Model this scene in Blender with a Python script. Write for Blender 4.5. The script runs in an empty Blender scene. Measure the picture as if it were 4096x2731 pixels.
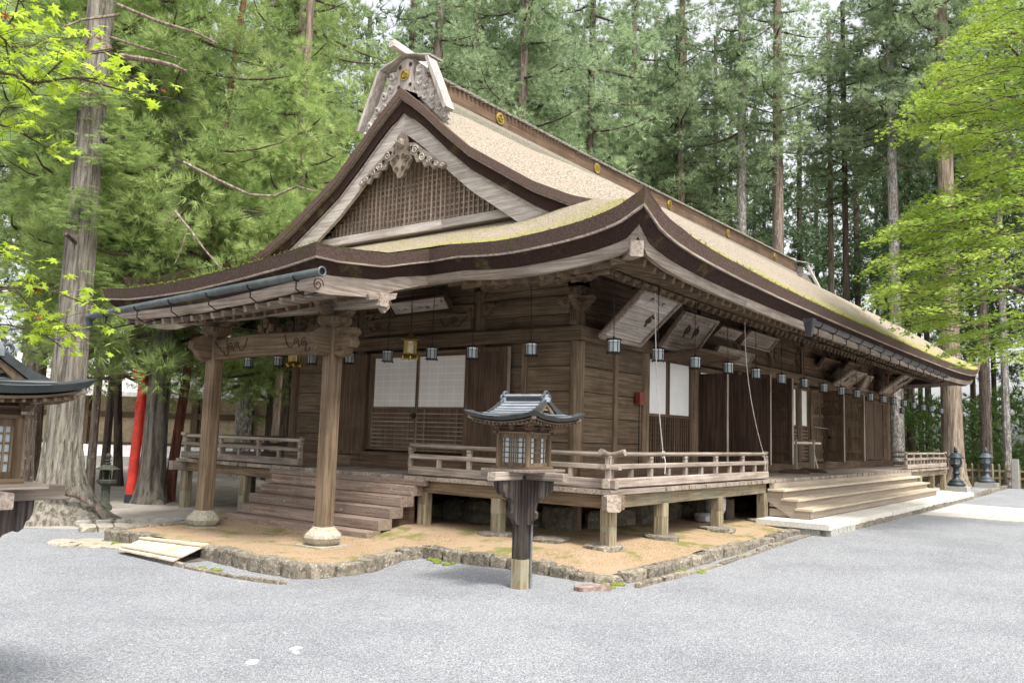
import bpy, math, random
import numpy as np
from mathutils import Vector, Matrix
R = random.Random(7)
sc = bpy.context.scene
col = sc.collection
# ---------------------------------------------------------------- camera
YAW, PITCH, ROLL, FPX = 0.6521, 0.1095, -0.0305, 3345.6
CAM = Vector((-10.753, -6.9394, 1.6))
fw = Vector((math.cos(YAW)*math.cos(PITCH), math.sin(YAW)*math.cos(PITCH), math.sin(PITCH)))
rt = Vector((math.sin(YAW), -math.cos(YAW), 0)); up = rt.cross(fw)
cr, sr = math.cos(ROLL), math.sin(ROLL)
cx_, cy_, cz_ = cr*rt - sr*up, sr*rt + cr*up, -fw
cam = bpy.data.cameras.new('camera'); co = bpy.data.objects.new('camera', cam); col.objects.link(co)
m = Matrix((cx_, cy_, cz_)).transposed().to_4x4(); m.translation = CAM; co.matrix_world = m
cam.sensor_width = 36; cam.lens = FPX*36/4096; cam.clip_end = 500; cam.clip_start = .05
sc.camera = co
# ---------------------------------------------------------------- light
SUN_EL, SUN_AZ = math.radians(60), math.radians(-112)      # azimuth of the sun measured from +X
w = bpy.data.worlds.new('World'); sc.world = w; w.use_nodes = True
nt = w.node_tree; bg = nt.nodes['Background']
sky = nt.nodes.new('ShaderNodeTexSky'); sky.sky_type = 'NISHITA'; sky.sun_disc = False
sky.sun_elevation = SUN_EL; sky.sun_rotation = math.pi/2 - SUN_AZ
sky.air_density = 1.0; sky.dust_density = 4; sky.ozone_density = 1
hs = nt.nodes.new('ShaderNodeHueSaturation'); hs.inputs['Saturation'].default_value = .16
nt.links.new(sky.outputs[0], hs.inputs['Color']); nt.links.new(hs.outputs[0], bg.inputs['Color'])
bg.inputs['Strength'].default_value = .15
sl = bpy.data.lights.new('sun', 'SUN'); sl.energy = 2.1; sl.angle = math.radians(10); sl.color = (1, .96, .9)
so = bpy.data.objects.new('sun', sl); col.objects.link(so)
sd = Vector((math.cos(SUN_AZ)*math.cos(SUN_EL), math.sin(SUN_AZ)*math.cos(SUN_EL), math.sin(SUN_EL)))
so.rotation_euler = sd.to_track_quat('Z', 'Y').to_euler()
sc.view_settings.view_transform = 'Standard'; sc.view_settings.look = 'None'
sc.view_settings.exposure = 1.35; sc.view_settings.gamma = 1

# ---------------------------------------------------------------- materials
def newmat(name):
    mt = bpy.data.materials.new(name); mt.use_nodes = True
    return mt, mt.node_tree, mt.node_tree.nodes['Principled BSDF']
def N(nt, typ, **kw):
    n = nt.nodes.new(typ)
    for k, v in kw.items():
        if k in n.inputs: n.inputs[k].default_value = v
        else: setattr(n, k, v)
    return n
def noise(nt, vec, scale, detail=4, rough=.55, dist=0):
    n = N(nt, 'ShaderNodeTexNoise'); n.inputs['Scale'].default_value = scale
    n.inputs['Detail'].default_value = detail; n.inputs['Roughness'].default_value = rough
    n.inputs['Distortion'].default_value = dist
    nt.links.new(vec, n.inputs['Vector']); return n.outputs['Fac']
def ramp(nt, fac, a, b):
    n = N(nt, 'ShaderNodeMapRange'); n.inputs['From Min'].default_value = a; n.inputs['From Max'].default_value = b
    n.interpolation_type = 'SMOOTHSTEP'
    nt.links.new(fac, n.inputs['Value']); return n.outputs['Result']
def mix(nt, fac, a, b, mode='MIX'):
    n = N(nt, 'ShaderNodeMix'); n.data_type = 'RGBA'; n.blend_type = mode
    for s, v in ((n.inputs[0], fac), (n.inputs[6], a), (n.inputs[7], b)):
        if isinstance(v, tuple): s.default_value = v + (1,)
        elif isinstance(v, (int, float)): s.default_value = v
        else: nt.links.new(v, s)
    return n.outputs[2]
def mapped(nt, scale, src='Object'):
    tc = N(nt, 'ShaderNodeTexCoord'); mp = N(nt, 'ShaderNodeMapping'); mp.inputs['Scale'].default_value = scale
    nt.links.new(tc.outputs[src], mp.inputs['Vector'])
    oi = N(nt, 'ShaderNodeObjectInfo'); ad = N(nt, 'ShaderNodeVectorMath'); ad.operation = 'MULTIPLY_ADD'
    cb = N(nt, 'ShaderNodeCombineXYZ')
    for i in range(3): nt.links.new(oi.outputs['Random'], cb.inputs[i])
    nt.links.new(cb.outputs[0], ad.inputs[0]); ad.inputs[1].default_value = (37, 53, 71); nt.links.new(mp.outputs[0], ad.inputs[2])
    return ad.outputs[0]
def bumped(nt, b, h, dist, strength=1):
    n = N(nt, 'ShaderNodeBump'); n.inputs['Distance'].default_value = dist; n.inputs['Strength'].default_value = strength
    nt.links.new(h, n.inputs['Height']); nt.links.new(n.outputs[0], b.inputs['Normal'])
def rndval(nt, c, amt):
    oi = N(nt, 'ShaderNodeObjectInfo'); mr = N(nt, 'ShaderNodeMapRange')
    mr.inputs['To Min'].default_value = 1-amt; mr.inputs['To Max'].default_value = 1+amt
    nt.links.new(oi.outputs['Random'], mr.inputs['Value'])
    h = N(nt, 'ShaderNodeHueSaturation'); nt.links.new(mr.outputs[0], h.inputs['Value'])
    if isinstance(c, tuple): h.inputs['Color'].default_value = c+(1,)
    else: nt.links.new(c, h.inputs['Color'])
    return h.outputs[0]
def wood(name, dark, light, axis, spots=None, spotc=(.5,.5,.45), rnd=.22, blot=.5, cross=34, along=1.1, alt=None):
    mt, nt, b = newmat(name)
    s = [cross]*3; s['xyz'.index(axis)] = along
    v = mapped(nt, tuple(s)); v2 = mapped(nt, (1, 1, 1)) 
    g = noise(nt, v, 1, 6, .6); c = mix(nt, ramp(nt, g, .30, .72), dark, light)
    g3 = noise(nt, v, 4.2, 3, .6)
    c = mix(nt, .3, c, mix(nt, ramp(nt, g3, .4, .6), (.6,.56,.54), (1.2,1.2,1.2)), 'MULTIPLY')
    b1 = noise(nt, v2, 1.7, 4, .6)
    c = mix(nt, ramp(nt, b1, .35, .7), c, mix(nt, blot, c, (.42,.37,.34), 'MULTIPLY'))
    if alt: c = mix(nt, ramp(nt, noise(nt, v2, 2.3, 5, .7, .5), .5, .62), c, alt)
    if spots:
        c = mix(nt, ramp(nt, noise(nt, v2, 26, 3, .7), spots, spots+.05), c, spotc)
    nt.links.new(rndval(nt, c, rnd), b.inputs['Base Color'])
    b.inputs['Roughness'].default_value = .82; b.inputs['Specular IOR Level'].default_value = .25
    bumped(nt, b, g, .004, .8); return mt
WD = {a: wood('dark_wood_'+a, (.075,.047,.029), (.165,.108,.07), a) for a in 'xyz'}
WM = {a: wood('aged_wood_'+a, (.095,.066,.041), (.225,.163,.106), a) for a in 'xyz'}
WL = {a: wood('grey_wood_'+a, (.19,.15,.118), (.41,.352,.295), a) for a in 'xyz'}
WP = {a: wood('pale_wood_'+a, (.30,.262,.235), (.55,.505,.47), a, cross=20, blot=.25) for a in 'xyz'}
WR = {a: wood('lichened_wood_'+a, (.155,.105,.08), (.33,.25,.20), a, spots=.66, spotc=(.62,.6,.52), blot=.35, alt=(.21,.165,.13)) for a in 'xyz'}
WN = {a: wood('tan_wood_'+a, (.26,.215,.17), (.34,.285,.225), a, blot=.1) for a in 'xyz'}
WG = {a: wood('mossy_wood_'+a, (.15,.12,.07), (.36,.31,.21), a, alt=(.21,.195,.135)) for a in 'xyz'}
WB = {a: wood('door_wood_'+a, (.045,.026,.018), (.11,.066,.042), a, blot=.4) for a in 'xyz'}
WF = {a: wood('fresh_wood_'+a, (.44,.36,.26), (.60,.52,.40), a, blot=.1) for a in 'xyz'}
WK = {a: wood('blackened_wood_'+a, (.016,.013,.012), (.13,.105,.088), a, blot=.8) for a in 'xyz'}
WLAT = wood('lattice_backing', (.34,.19,.155), (.50,.32,.27), 'z')
def simple(name, c, rough=.7, metal=0, c2=None, sc_=8, bump=0, rnd=.06, spec=.4, lo=.4, hi=.62, c3=None, sc3=30, t3=.6):
    mt, nt, b = newmat(name); v = mapped(nt, (1,1,1))
    f = noise(nt, v, sc_, 6, .65); cc = mix(nt, ramp(nt, f, lo, hi), c, c2 or tuple(x*.75 for x in c))
    if c3: cc = mix(nt, ramp(nt, noise(nt, v, sc3, 4, .7), t3, t3+.06), cc, c3)
    nt.links.new(rndval(nt, cc, rnd), b.inputs['Base Color'])
    b.inputs['Roughness'].default_value = rough; b.inputs['Metallic'].default_value = metal
    b.inputs['Specular IOR Level'].default_value = spec
    if bump: bumped(nt, b, f, bump)
    return mt
STONE = simple('edge_stone', (.215,.185,.14), .9, c2=(.105,.09,.065), sc_=16, bump=.03, rnd=.25, c3=(.34,.31,.26), sc3=30, t3=.56)
BOULDER = simple('boulder_stone', (.16,.14,.10), .95, c2=(.08,.07,.05), sc_=6, bump=.03, rnd=.2, c3=(.25,.24,.2), sc3=22)
GRANITE = simple('pale_granite', (.58,.55,.49), .85, c2=(.46,.43,.38), sc_=30, bump=.004, rnd=.07)
GRANITE2 = simple('grey_granite', (.36,.35,.32), .9, c2=(.24,.235,.21), sc_=40, bump=.004, rnd=.1, c3=(.2,.2,.13), sc3=5, t3=.58)
BASESTONE = simple('pillar_base_stone', (.36,.33,.26), .9, c2=(.25,.22,.17), sc_=30, bump=.004, rnd=.05, c3=(.2,.21,.12), sc3=4, t3=.58)
MOSSSTONE = simple('mossy_lantern_stone', (.065,.07,.052), .95, c2=(.03,.036,.025), sc_=14, bump=.012, c3=(.12,.12,.10), sc3=30)
PAPER = simple('shoji_paper', (.80,.79,.76), .9, c2=(.76,.75,.72), sc_=2, rnd=.01)
def papergrid():
    mt, nt, b = newmat('shoji_paper_seams'); v = N(nt, 'ShaderNodeTexCoord').outputs['Object']; sp = N(nt, 'ShaderNodeSeparateXYZ'); nt.links.new(v, sp.inputs[0]); o = []
    for k, per in ((1,.19),(2,.118),(0,.19)):
        f = N(nt, 'ShaderNodeMath'); f.operation = 'PINGPONG'; nt.links.new(sp.outputs[k], f.inputs[0]); f.inputs[1].default_value = per/2; o.append(ramp(nt, f.outputs[0], .004, .010))
    mn = N(nt, 'ShaderNodeMath'); mn.operation = 'MINIMUM'; nt.links.new(o[0], mn.inputs[0]); nt.links.new(o[1], mn.inputs[1])
    c = mix(nt, mn.outputs[0], (.86,.85,.82), (.74,.725,.69)); c = mix(nt, ramp(nt, noise(nt, v, 2.5, 4, .6), .35, .7), c, mix(nt, .5, c, (.86,.83,.76), 'MULTIPLY'))
    nt.links.new(c, b.inputs['Base Color']); b.inputs['Roughness'].default_value = .9; return mt
PAPERG = papergrid()
PAPER2 = simple('lantern_paper', (.42,.46,.48), .6, c2=(.36,.4,.42), sc_=4, rnd=.03)
COPPER = simple('grey_copper_sheet', (.26,.285,.31), .45, .25, c2=(.20,.225,.25), sc_=9, rnd=.04, spec=.5)
COPPERD = simple('green_copper_edge', (.05,.056,.056), .5, .25, c2=(.035,.04,.04), sc_=9, rnd=.04)
GUTTER = simple('gutter_copper', (.085,.10,.10), .5, .3, c2=(.05,.065,.065), sc_=5, rnd=.04, spec=.5)
GUTTERD = simple('gutter_dark', (.055,.058,.065), .45, .4, c2=(.035,.036,.04), sc_=5, rnd=.04, spec=.5)
IRON = simple('black_iron', (.012,.012,.014), .5, .5, rnd=.05)
BRONZE = simple('dark_bronze', (.035,.045,.05), .5, .5, c2=(.06,.075,.08), sc_=12, rnd=.05)
BRONZE2 = simple('worn_bronze', (.10,.115,.13), .55, .4, c2=(.07,.08,.09), sc_=12, rnd=.05)
GOLD = simple('gold_leaf', (.55,.36,.07), .35, .8, c2=(.60,.38,.07), sc_=20, rnd=.05)
GOLDD = simple('old_brass', (.30,.22,.04), .45, .7, c2=(.16,.12,.03), sc_=30, rnd=.05)
RED = simple('alarm_red', (.22,.035,.025), .5, rnd=.02)
VERM = simple('vermilion_paint', (.70,.05,.025), .5, c2=(.50,.035,.02), sc_=5, rnd=.01)
BLACKP = simple('black_paint', (.02,.022,.03), .5, rnd=.01)
CORD = simple('pale_cord', (.5,.48,.44), .8, rnd=.05)
BAG = simple('white_plastic_bag', (.70,.70,.71), .45, c2=(.6,.6,.62), sc_=12, bump=.02, rnd=.03)
BAGD = simple('dark_sack', (.08,.06,.045), .8, bump=.01)
PLASTER = simple('beige_plaster', (.50,.40,.27), .9, rnd=.02)
WHITEW = simple('white_limewash', (.85,.84,.82), .9, rnd=.02)
INK = simple('old_ink', (.05,.045,.045), .9, rnd=.05)
PVC = simple('grey_conduit', (.14,.15,.16), .5, rnd=.02)

def thatch():
    mt, nt, b = newmat('bark_thatch')
    tc = N(nt, 'ShaderNodeTexCoord'); v = tc.outputs['Object']
    f = noise(nt, v, 30, 6, .8); c = mix(nt, ramp(nt, f, .34, .62), (.075,.062,.045), (.43,.375,.30))
    c = mix(nt, ramp(nt, noise(nt, v, 1.3, 4, .6), .4, .7), c, mix(nt, .45, c, (.34,.27,.21)))
    at = N(nt, 'ShaderNodeAttribute'); at.attribute_name = 'moss'
    ms = N(nt, 'ShaderNodeMath'); ms.operation = 'MULTIPLY_ADD'
    nt.links.new(noise(nt, v, 1.1, 6, .72), ms.inputs[0]); ms.inputs[1].default_value = 2.0
    nt.links.new(at.outputs['Fac'], ms.inputs[2])
    mossc = mix(nt, ramp(nt, noise(nt, v, 24, 4, .7), .35, .65), (.17,.16,.035), (.40,.37,.09))
    ms2 = N(nt, 'ShaderNodeMath'); ms2.operation = 'MULTIPLY'
    nt.links.new(ramp(nt, ms.outputs[0], 1.1, 1.95), ms2.inputs[0]); nt.links.new(ramp(nt, noise(nt, v, 16, 4, .7), .3, .6), ms2.inputs[1])
    c = mix(nt, ms2.outputs[0], c, mossc)
    nt.links.new(c, b.inputs['Base Color']); b.inputs['Roughness'].default_value = .95; b.inputs['Specular IOR Level'].default_value = .1
    bumped(nt, b, f, .035); return mt
THATCH = thatch()
def barkedge(name, c1, c2):
    mt, nt, b = newmat(name); v = N(nt, 'ShaderNodeTexCoord').outputs['Object']
    mp = N(nt, 'ShaderNodeMapping'); mp.inputs['Scale'].default_value = (1, 1, 1); nt.links.new(v, mp.inputs['Vector'])
    f = noise(nt, mp.outputs[0], 60, 4, .8); c = mix(nt, ramp(nt, f, .35, .68), c1, c2)
    c = mix(nt, ramp(nt, noise(nt, mp.outputs[0], 1.6, 4, .7), .56, .7), c, (.10,.085,.035))
    nt.links.new(c, b.inputs['Base Color']); b.inputs['Roughness'].default_value = .95; b.inputs['Specular IOR Level'].default_value = .1
    bumped(nt, b, f, .02); return mt
EDGE1 = barkedge('cut_bark_edge', (.07,.044,.035), (.175,.125,.105)); EDGE2 = barkedge('dark_bark_edge', (.022,.012,.010), (.07,.042,.036))

def gravel():
    mt, nt, b = newmat('grey_gravel'); v = N(nt, 'ShaderNodeTexCoord').outputs['Object']
    vo = N(nt, 'ShaderNodeTexVoronoi'); vo.inputs['Scale'].default_value = 120; nt.links.new(v, vo.inputs['Vector'])
    sep = N(nt, 'ShaderNodeSeparateColor'); nt.links.new(vo.outputs['Color'], sep.inputs[0])
    c = mix(nt, ramp(nt, sep.outputs[0], .05, .95), (.19,.20,.213), (.62,.63,.648))
    c = mix(nt, ramp(nt, noise(nt, v, 30, 6, .8), .42, .66), c, (.36,.37,.386))
    c = mix(nt, ramp(nt, noise(nt, v, 60, 3, .8), .57, .68), c, (.14,.147,.158))
    c = mix(nt, ramp(nt, noise(nt, v, .55, 5, .65), .35, .75), c, mix(nt, .85, c, (.74,.74,.76), 'MULTIPLY'))
    c = mix(nt, ramp(nt, noise(nt, v, 5, 5, .75), .62, .72), c, (.27,.26,.24))
    nt.links.new(c, b.inputs['Base Color']); b.inputs['Roughness'].default_value = .9; b.inputs['Specular IOR Level'].default_value = .2
    ad = N(nt, 'ShaderNodeMath'); ad.operation = 'ADD'; nt.links.new(vo.outputs['Distance'], ad.inputs[0]); nt.links.new(noise(nt, v, 26, 4, .7), ad.inputs[1])
    bumped(nt, b, ad.outputs[0], .02); return mt
GRAVEL = gravel()
def dirt(name, ca, cb, cm, mlo=.56):
    mt, nt, b = newmat(name); v = N(nt, 'ShaderNodeTexCoord').outputs['Object']
    c = mix(nt, ramp(nt, noise(nt, v, 45, 4, .75), .35, .65), ca, cb)
    c = mix(nt, ramp(nt, noise(nt, v, 1.2, 4, .6), .42, .62), c, tuple(x*.8 for x in cb))
    c = mix(nt, ramp(nt, noise(nt, v, 1.9, 6, .7), mlo, mlo+.14), c, cm)
    c = mix(nt, ramp(nt, noise(nt, v, 30, 4, .7), .66, .7), c, (.12,.08,.045))
    nt.links.new(c, b.inputs['Base Color']); b.inputs['Roughness'].default_value = .95; b.inputs['Specular IOR Level'].default_value = .1
    bumped(nt, b, noise(nt, v, 30, 5, .7), .02); return mt
DIRT = dirt('tan_earth', (.20,.135,.08), (.42,.31,.20), (.17,.165,.06), .5); SOIL = dirt('forest_soil', (.06,.045,.028), (.13,.095,.06), (.05,.075,.025), .5)
MOSS = simple('moss', (.16,.19,.025), .95, c2=(.08,.11,.015), sc_=30, bump=.02, lo=.3, hi=.7)
def bark(name, c1, c2, lich, t=.6):
    mt, nt, b = newmat(name); v = mapped(nt, (9, 9, .8))
    f = noise(nt, v, 1.6, 6, .7); c = mix(nt, ramp(nt, f, .35, .62), c1, c2)
    v2 = mapped(nt, (1, 1, .5)); c = mix(nt, ramp(nt, noise(nt, v2, 13, 5, .75), t, t+.08), c, lich)
    c = mix(nt, ramp(nt, noise(nt, mapped(nt, (30, 30, 2.2)), 1.3, 4, .7), .52, .68), c, mix(nt, .8, c, (.38,.36,.34), 'MULTIPLY'))
    nt.links.new(rndval(nt, c, .15), b.inputs['Base Color']); b.inputs['Roughness'].default_value = .95; b.inputs['Specular IOR Level'].default_value = .1
    bumped(nt, b, f, .07); return mt
BARK = bark('cedar_bark', (.10,.075,.06), (.27,.215,.175), (.38,.37,.32), .56); BARKM = bark('mossy_cedar_bark', (.085,.075,.06), (.27,.245,.205), (.20,.21,.12), .58)
BARKR = bark('red_cedar_bark', (.085,.03,.02), (.22,.10,.07), (.3,.28,.22), .66); BARKW = bark('lichened_bark', (.14,.12,.105), (.32,.285,.25), (.50,.50,.47), .5)
BARKD = bark('dark_bark', (.045,.033,.027), (.13,.10,.08), (.2,.2,.17), .62); BARKT = bark('tan_cedar_bark', (.11,.08,.06), (.30,.245,.185), (.36,.34,.28), .66)  # BARKD is a darker brown bark for limbs, twigs and dark trunks
def leafmat(name, a, b_, dead=None, trans=.42, s=1.1, rough=.55):
    mt, nt, b = newmat(name); v = N(nt, 'ShaderNodeTexCoord').outputs['Object']
    c = mix(nt, ramp(nt, noise(nt, v, s, 4, .7), .32, .68), a, b_)
    if dead: c = mix(nt, ramp(nt, noise(nt, v, 2.6, 3, .6), .72, .76), c, dead)
    c = rndval(nt, c, .16); nt.links.new(c, b.inputs['Base Color']); b.inputs['Roughness'].default_value = rough; b.inputs['Specular IOR Level'].default_value = .3
    tr = N(nt, 'ShaderNodeBsdfTranslucent'); nt.links.new(c, tr.inputs['Color'])
    ms = N(nt, 'ShaderNodeMixShader'); ms.inputs[0].default_value = trans
    out = nt.nodes['Material Output']; nt.links.new(b.outputs[0], ms.inputs[1]); nt.links.new(tr.outputs[0], ms.inputs[2]); nt.links.new(ms.outputs[0], out.inputs[0])
    return mt
LF_NEAR = leafmat('cedar_needles', (.20,.31,.09), (.48,.58,.22), (.25,.16,.10))
LF_MID = leafmat('blue_green_needles', (.17,.26,.13), (.46,.56,.32), (.27,.19,.13))
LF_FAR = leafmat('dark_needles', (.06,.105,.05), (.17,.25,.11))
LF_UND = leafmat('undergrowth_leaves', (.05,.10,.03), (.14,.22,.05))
LF_MAP = leafmat('maple_leaves', (.24,.38,.05), (.54,.66,.13), trans=.45, s=.8)
LF_MAP2 = leafmat('near_maple_leaves', (.32,.47,.03), (.50,.62,.06), trans=.5, s=2)
LF_RED = leafmat('withered_leaf', (.35,.06,.02), (.30,.12,.04), trans=.3)

# ---------------------------------------------------------------- mesh builder
class MB:
    def __init__(s): s.v = []; s.f = []
    def quadstrip(s, rings, closed=True, caps=True):
        b = len(s.v); n = len(rings[0])
        for r in rings: s.v += [tuple(p) for p in r]
        for i in range(len(rings)-1):
            for j in range(n if closed else n-1):
                k = (j+1) % n
                s.f.append((b+i*n+j, b+i*n+k, b+(i+1)*n+k, b+(i+1)*n+j))
        if caps and closed:
            s.f.append(tuple(b+j for j in range(n))[::-1]); s.f.append(tuple(b+(len(rings)-1)*n+j for j in range(n)))
        return s
    def beam(s, p0, p1, w, h, ch=.008, upv=(0,0,1), z0=0):
        """w across, h along upv; octagonal section"""
        p0, p1 = Vector(p0), Vector(p1); d = (p1-p0).normalized(); u = Vector(upv)
        if abs(d.dot(u)) > .95: u = Vector((0,1,0)) if abs(d.y) < .9 else Vector((1,0,0))
        sx = d.cross(u).normalized(); u = sx.cross(d).normalized(); a, b = w/2, h/2; c = min(ch, a*.6, b*.6)
        pr = [(a,-b+c),(a,b-c),(a-c,b),(-a+c,b),(-a,b-c),(-a,-b+c),(-a+c,-b),(a-c,-b)]
        s.quadstrip([[p+sx*x+u*y for x, y in pr] for p in (p0, p1)]); return s
    def box(s, x0, x1, y0, y1, z0, z1):
        b = len(s.v); s.v += [(x,y,z) for z in (z0,z1) for x, y in ((x0,y0),(x1,y0),(x1,y1),(x0,y1))]
        s.f += [tuple(b+i for i in q) for q in ((3,2,1,0),(4,5,6,7),(0,1,5,4),(1,2,6,5),(2,3,7,6),(3,0,4,7))]; return s
    def prism(s, pts, off):
        off = Vector(off); s.quadstrip([[Vector(p) for p in pts], [Vector(p)+off for p in pts]]); return s
    def tube(s, path, r, n=8, caps=True):
        path = [Vector(p) for p in path]; rs = r if hasattr(r, '__len__') else [r]*len(path); rings = []
        pu = None
        for i, p in enumerate(path):
            d = (path[min(i+1, len(path)-1)]-path[max(i-1, 0)])
            if d.length < 1e-9: d = Vector((0,0,1))
            d.normalize()
            if pu is None: pu = Vector((0,0,1)) if abs(d.z) < .9 else Vector((1,0,0))
            sx = d.cross(pu).normalized(); u = sx.cross(d).normalized(); pu = u
            rings.append([p+(sx*math.cos(t)+u*math.sin(t))*rs[i] for t in [2*math.pi*k/n for k in range(n)]])
        s.quadstrip(rings, True, caps); return s
    def lathe(s, prof, c, n=16, sq=1.0, rot=0):
        c = Vector(c); s.quadstrip([[c+Vector((math.cos(rot+2*math.pi*k/n)*r, math.sin(rot+2*math.pi*k/n)*r*sq, z)) for k in range(n)] for r, z in prof]); return s
    def grid(s, P, flip=False):
        b = len(s.v); nu, nv = len(P), len(P[0])
        for row in P: s.v += [tuple(p) for p in row]
        for i in range(nu-1):
            for j in range(nv-1):
                q = (b+i*nv+j, b+(i+1)*nv+j, b+(i+1)*nv+j+1, b+i*nv+j+1); s.f.append(q[::-1] if flip else q)
        return s
    def mesh(s, name, mt, smooth=False):
        me = bpy.data.meshes.new(name); me.from_pydata(s.v, [], s.f); me.materials.append(mt)
        if smooth: me.polygons.foreach_set('use_smooth', [True]*len(me.polygons)); me.set_sharp_from_angle(angle=math.radians(38))
        me.update(); return me
    def obj(s, name, mt, parent=None, smooth=False, **kw):
        return link(name, s.mesh(name, mt, smooth), parent, **kw)
def link(name, data, parent=None, loc=None, rz=None, label=None, cat=None, group=None, kind=None):
    o = bpy.data.objects.new(name, data); col.objects.link(o)
    if parent is not None: o.parent = parent
    if loc is not None: o.location = loc
    if rz is not None: o.rotation_euler = (0, 0, rz)
    for k, v in (('label', label), ('category', cat), ('group', group), ('kind', kind)):
        if v: o[k] = v
    return o
def thing(name, label, cat, loc=(0,0,0), rz=0, group=None): return link(name, None, None, loc, rz, label, cat, group)
def copytree(o, parent=None):
    c = o.copy(); col.objects.link(c)
    if parent is not None: c.parent = parent
    for ch in list(o.children): copytree(ch, c)
    return c
def curve(path, n=5):
    P = [Vector(p) for p in path]; P = [P[0]*2-P[1]]+P+[P[-1]*2-P[-2]]; out = []
    for i in range(1, len(P)-2):
        for k in range(n):
            t = k/n; a, b, c, d = P[i-1:i+3]; out.append(.5*((2*b)+(c-a)*t+(2*a-5*b+4*c-d)*t*t+(3*b-a-3*c+d)*t**3))
    return out+[P[-2]]
def interp(x, xs, ys): return float(np.interp(x, xs, ys))
def S(x, a, b):
    t = max(0., min(1., (x-a)/(b-a))); return t*t*(3-2*t)
def spiral(c, ax, ay, r0, turns, sgn=1, a0=0, n=18):
    """points of a carved scroll in the plane of ax, ay"""
    c, ax, ay = Vector(c), Vector(ax), Vector(ay)
    return [c+(ax*math.cos(a0+sgn*t*turns*2*math.pi)+ay*math.sin(a0+sgn*t*turns*2*math.pi))*r0*(1-.85*t) for t in [i/n for i in range(n+1)]]

# ================================================================ SETTING
D_, G_, L_, DV = .93, 6.67, 18.85, 1.56          # deck height, gable width, long side, veranda depth
CY = G_/2
def gz(x, y):      # the gravel is not quite level
    return .1*S(x, -2, 5) - .09*S(-x, 2.4, 3.6)*S(y, -1.6, .8)
def gsheet(name, xs, ys, dz, mt, kind='structure'):
    P = [[(x, y, gz(x, y)+dz) for y in ys] for x in xs]; return MB().grid(P).obj(name, mt, None, True, kind=kind)
gsheet('ground', [-300,-120,-60,-30,-14,-8]+list(np.arange(-6, 8, .5))+[12,20,40,80,160,400], [-300,-120,-60,-30,-12,-6]+list(np.arange(-4, 6, .5))+[8,14,20,40,80,160,400], -.03, SOIL)
# gravel court: a strip round the hall with an uneven outer edge
pts = [(-30,-40),(-30,24)]
def court():
    mb = MB(); xs = [-30,-20,-14,-11,-9,-7.5]+list(np.arange(-6.5, 8, .5))+[9,11,13,15,17,19,21,23,25,26.6]
    P = []
    for x in xs:
        ytop = interp(x, [-30,-7,-5.6,-4.2,-2.0,0,26.6], [24,24,9,6.35,6.05,5.5,-1.0])
        ytop += .08*math.sin(x*3)
        ybot = -45
        ys = [ybot,-30,-20,-14,-10,-7]+list(np.linspace(-5.5, ytop, 24))
        P.append([(x, y, gz(x, y)) for y in ys])
    mb.grid(P); return mb.obj('gravel_court', GRAVEL, None, True, kind='structure')
court()
mb = MB(); mb.grid([[(x, y, gz(x, y)-.015) for y in (6.2, 6.7, 8, 9, 10, 12, 14, 16, 20, 30)] for x in list(np.arange(-9,-1,.4))+[-1,0,1,2,4,5,9,14]])
mb.obj('shrine_path', simple('packed_path', (.36,.33,.29), .95, c2=(.28,.25,.21), sc_=3, bump=.01), None, kind='structure')

# terrace of tan earth under and in front of the hall
OUT = [(-4.42,5.1),(-4.36,4.1),(-4.40,2.65),(-4.5,1.6),(-4.45,.68),(-3.75,.55),(-2.95,.75),(-2.6,.6),(-2.62,-.1),(-2.55,-.75),(-2.58,-1.4),(-2.62,-1.95),(-2.4,-2.2),(-2.0,-2.24),(-.85,-2.24),(.86,-2.2),(2.27,-2.16),(3.6,-2.14)]
def tz(x, y):
    return .2 - .15*S(-x, 1.6, 3.2) - .075*S(-y, 1.3, 2.1) - .2*S(y, 5.2, 6.6)*S(-x, -6, -1) + .02*math.sin(x*2.1+y)*math.cos(y*1.7)
def terrace():
    mb = MB(); P = []
    poly = OUT
    # rows across y for x columns, clipped to the outline on the near side
    xs = list(np.arange(-4.4, 3.6, .16)) + [4, 8, 14, 20.2]
    def ylow(x):
        best = None
        for (x0,y0),(x1,y1) in zip(poly, poly[1:]):
            if min(x0,x1)-1e-6 <= x <= max(x0,x1)+1e-6 and abs(x1-x0) > 1e-4:
                y = y0+(y1-y0)*(x-x0)/(x1-x0)
                if y < 4 and (best is None or y < best): best = y
        return best if best is not None else (-2.1 if x > 3 else .7)
    for x in xs:
        yl = ylow(x)+.1; yh = 5.1+3.0*S(x, -3.2, -.8)
        P.append([(x, y, tz(x, y)+R.uniform(-.006,.006)) for y in np.linspace(yl, yh, 40)])
    return mb.grid(P).obj('earth_terrace', DIRT, None, True, kind='structure')
TER = terrace()
def rock(c, sx, sy, sz, rz, seed, n=7, m=5, sq=2.6, rough=.07):
    """a cut stone: rounded box with knocks; c = centre of its foot"""
    rr = random.Random(seed); mb = MB(); rings = []
    ca, sa = math.cos(rz), math.sin(rz)
    n = 12
    for i in range(m+1):
        t = i/m; ph = (t-.5)*math.pi*.96; rr_ = math.cos(ph)**(1/sq); zz = (math.copysign(abs(math.sin(ph))**(1/sq), math.sin(ph))+1)/2
        ring = []
        for k in range(n):
            a = 2*math.pi*k/n; cx = math.copysign(abs(math.cos(a))**(2/sq), math.cos(a)); sy_ = math.copysign(abs(math.sin(a))**(2/sq), math.sin(a))
            j = 1+rr.uniform(-rough, rough); x, y = cx*sx/2*rr_*j, sy_*sy/2*rr_*j
            ring.append((c[0]+x*ca-y*sa, c[1]+x*sa+y*ca, c[2]+zz*sz+rr.uniform(-.05,.05)*sz))
        rings.append(ring)
    mb.quadstrip(rings); return mb
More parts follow.
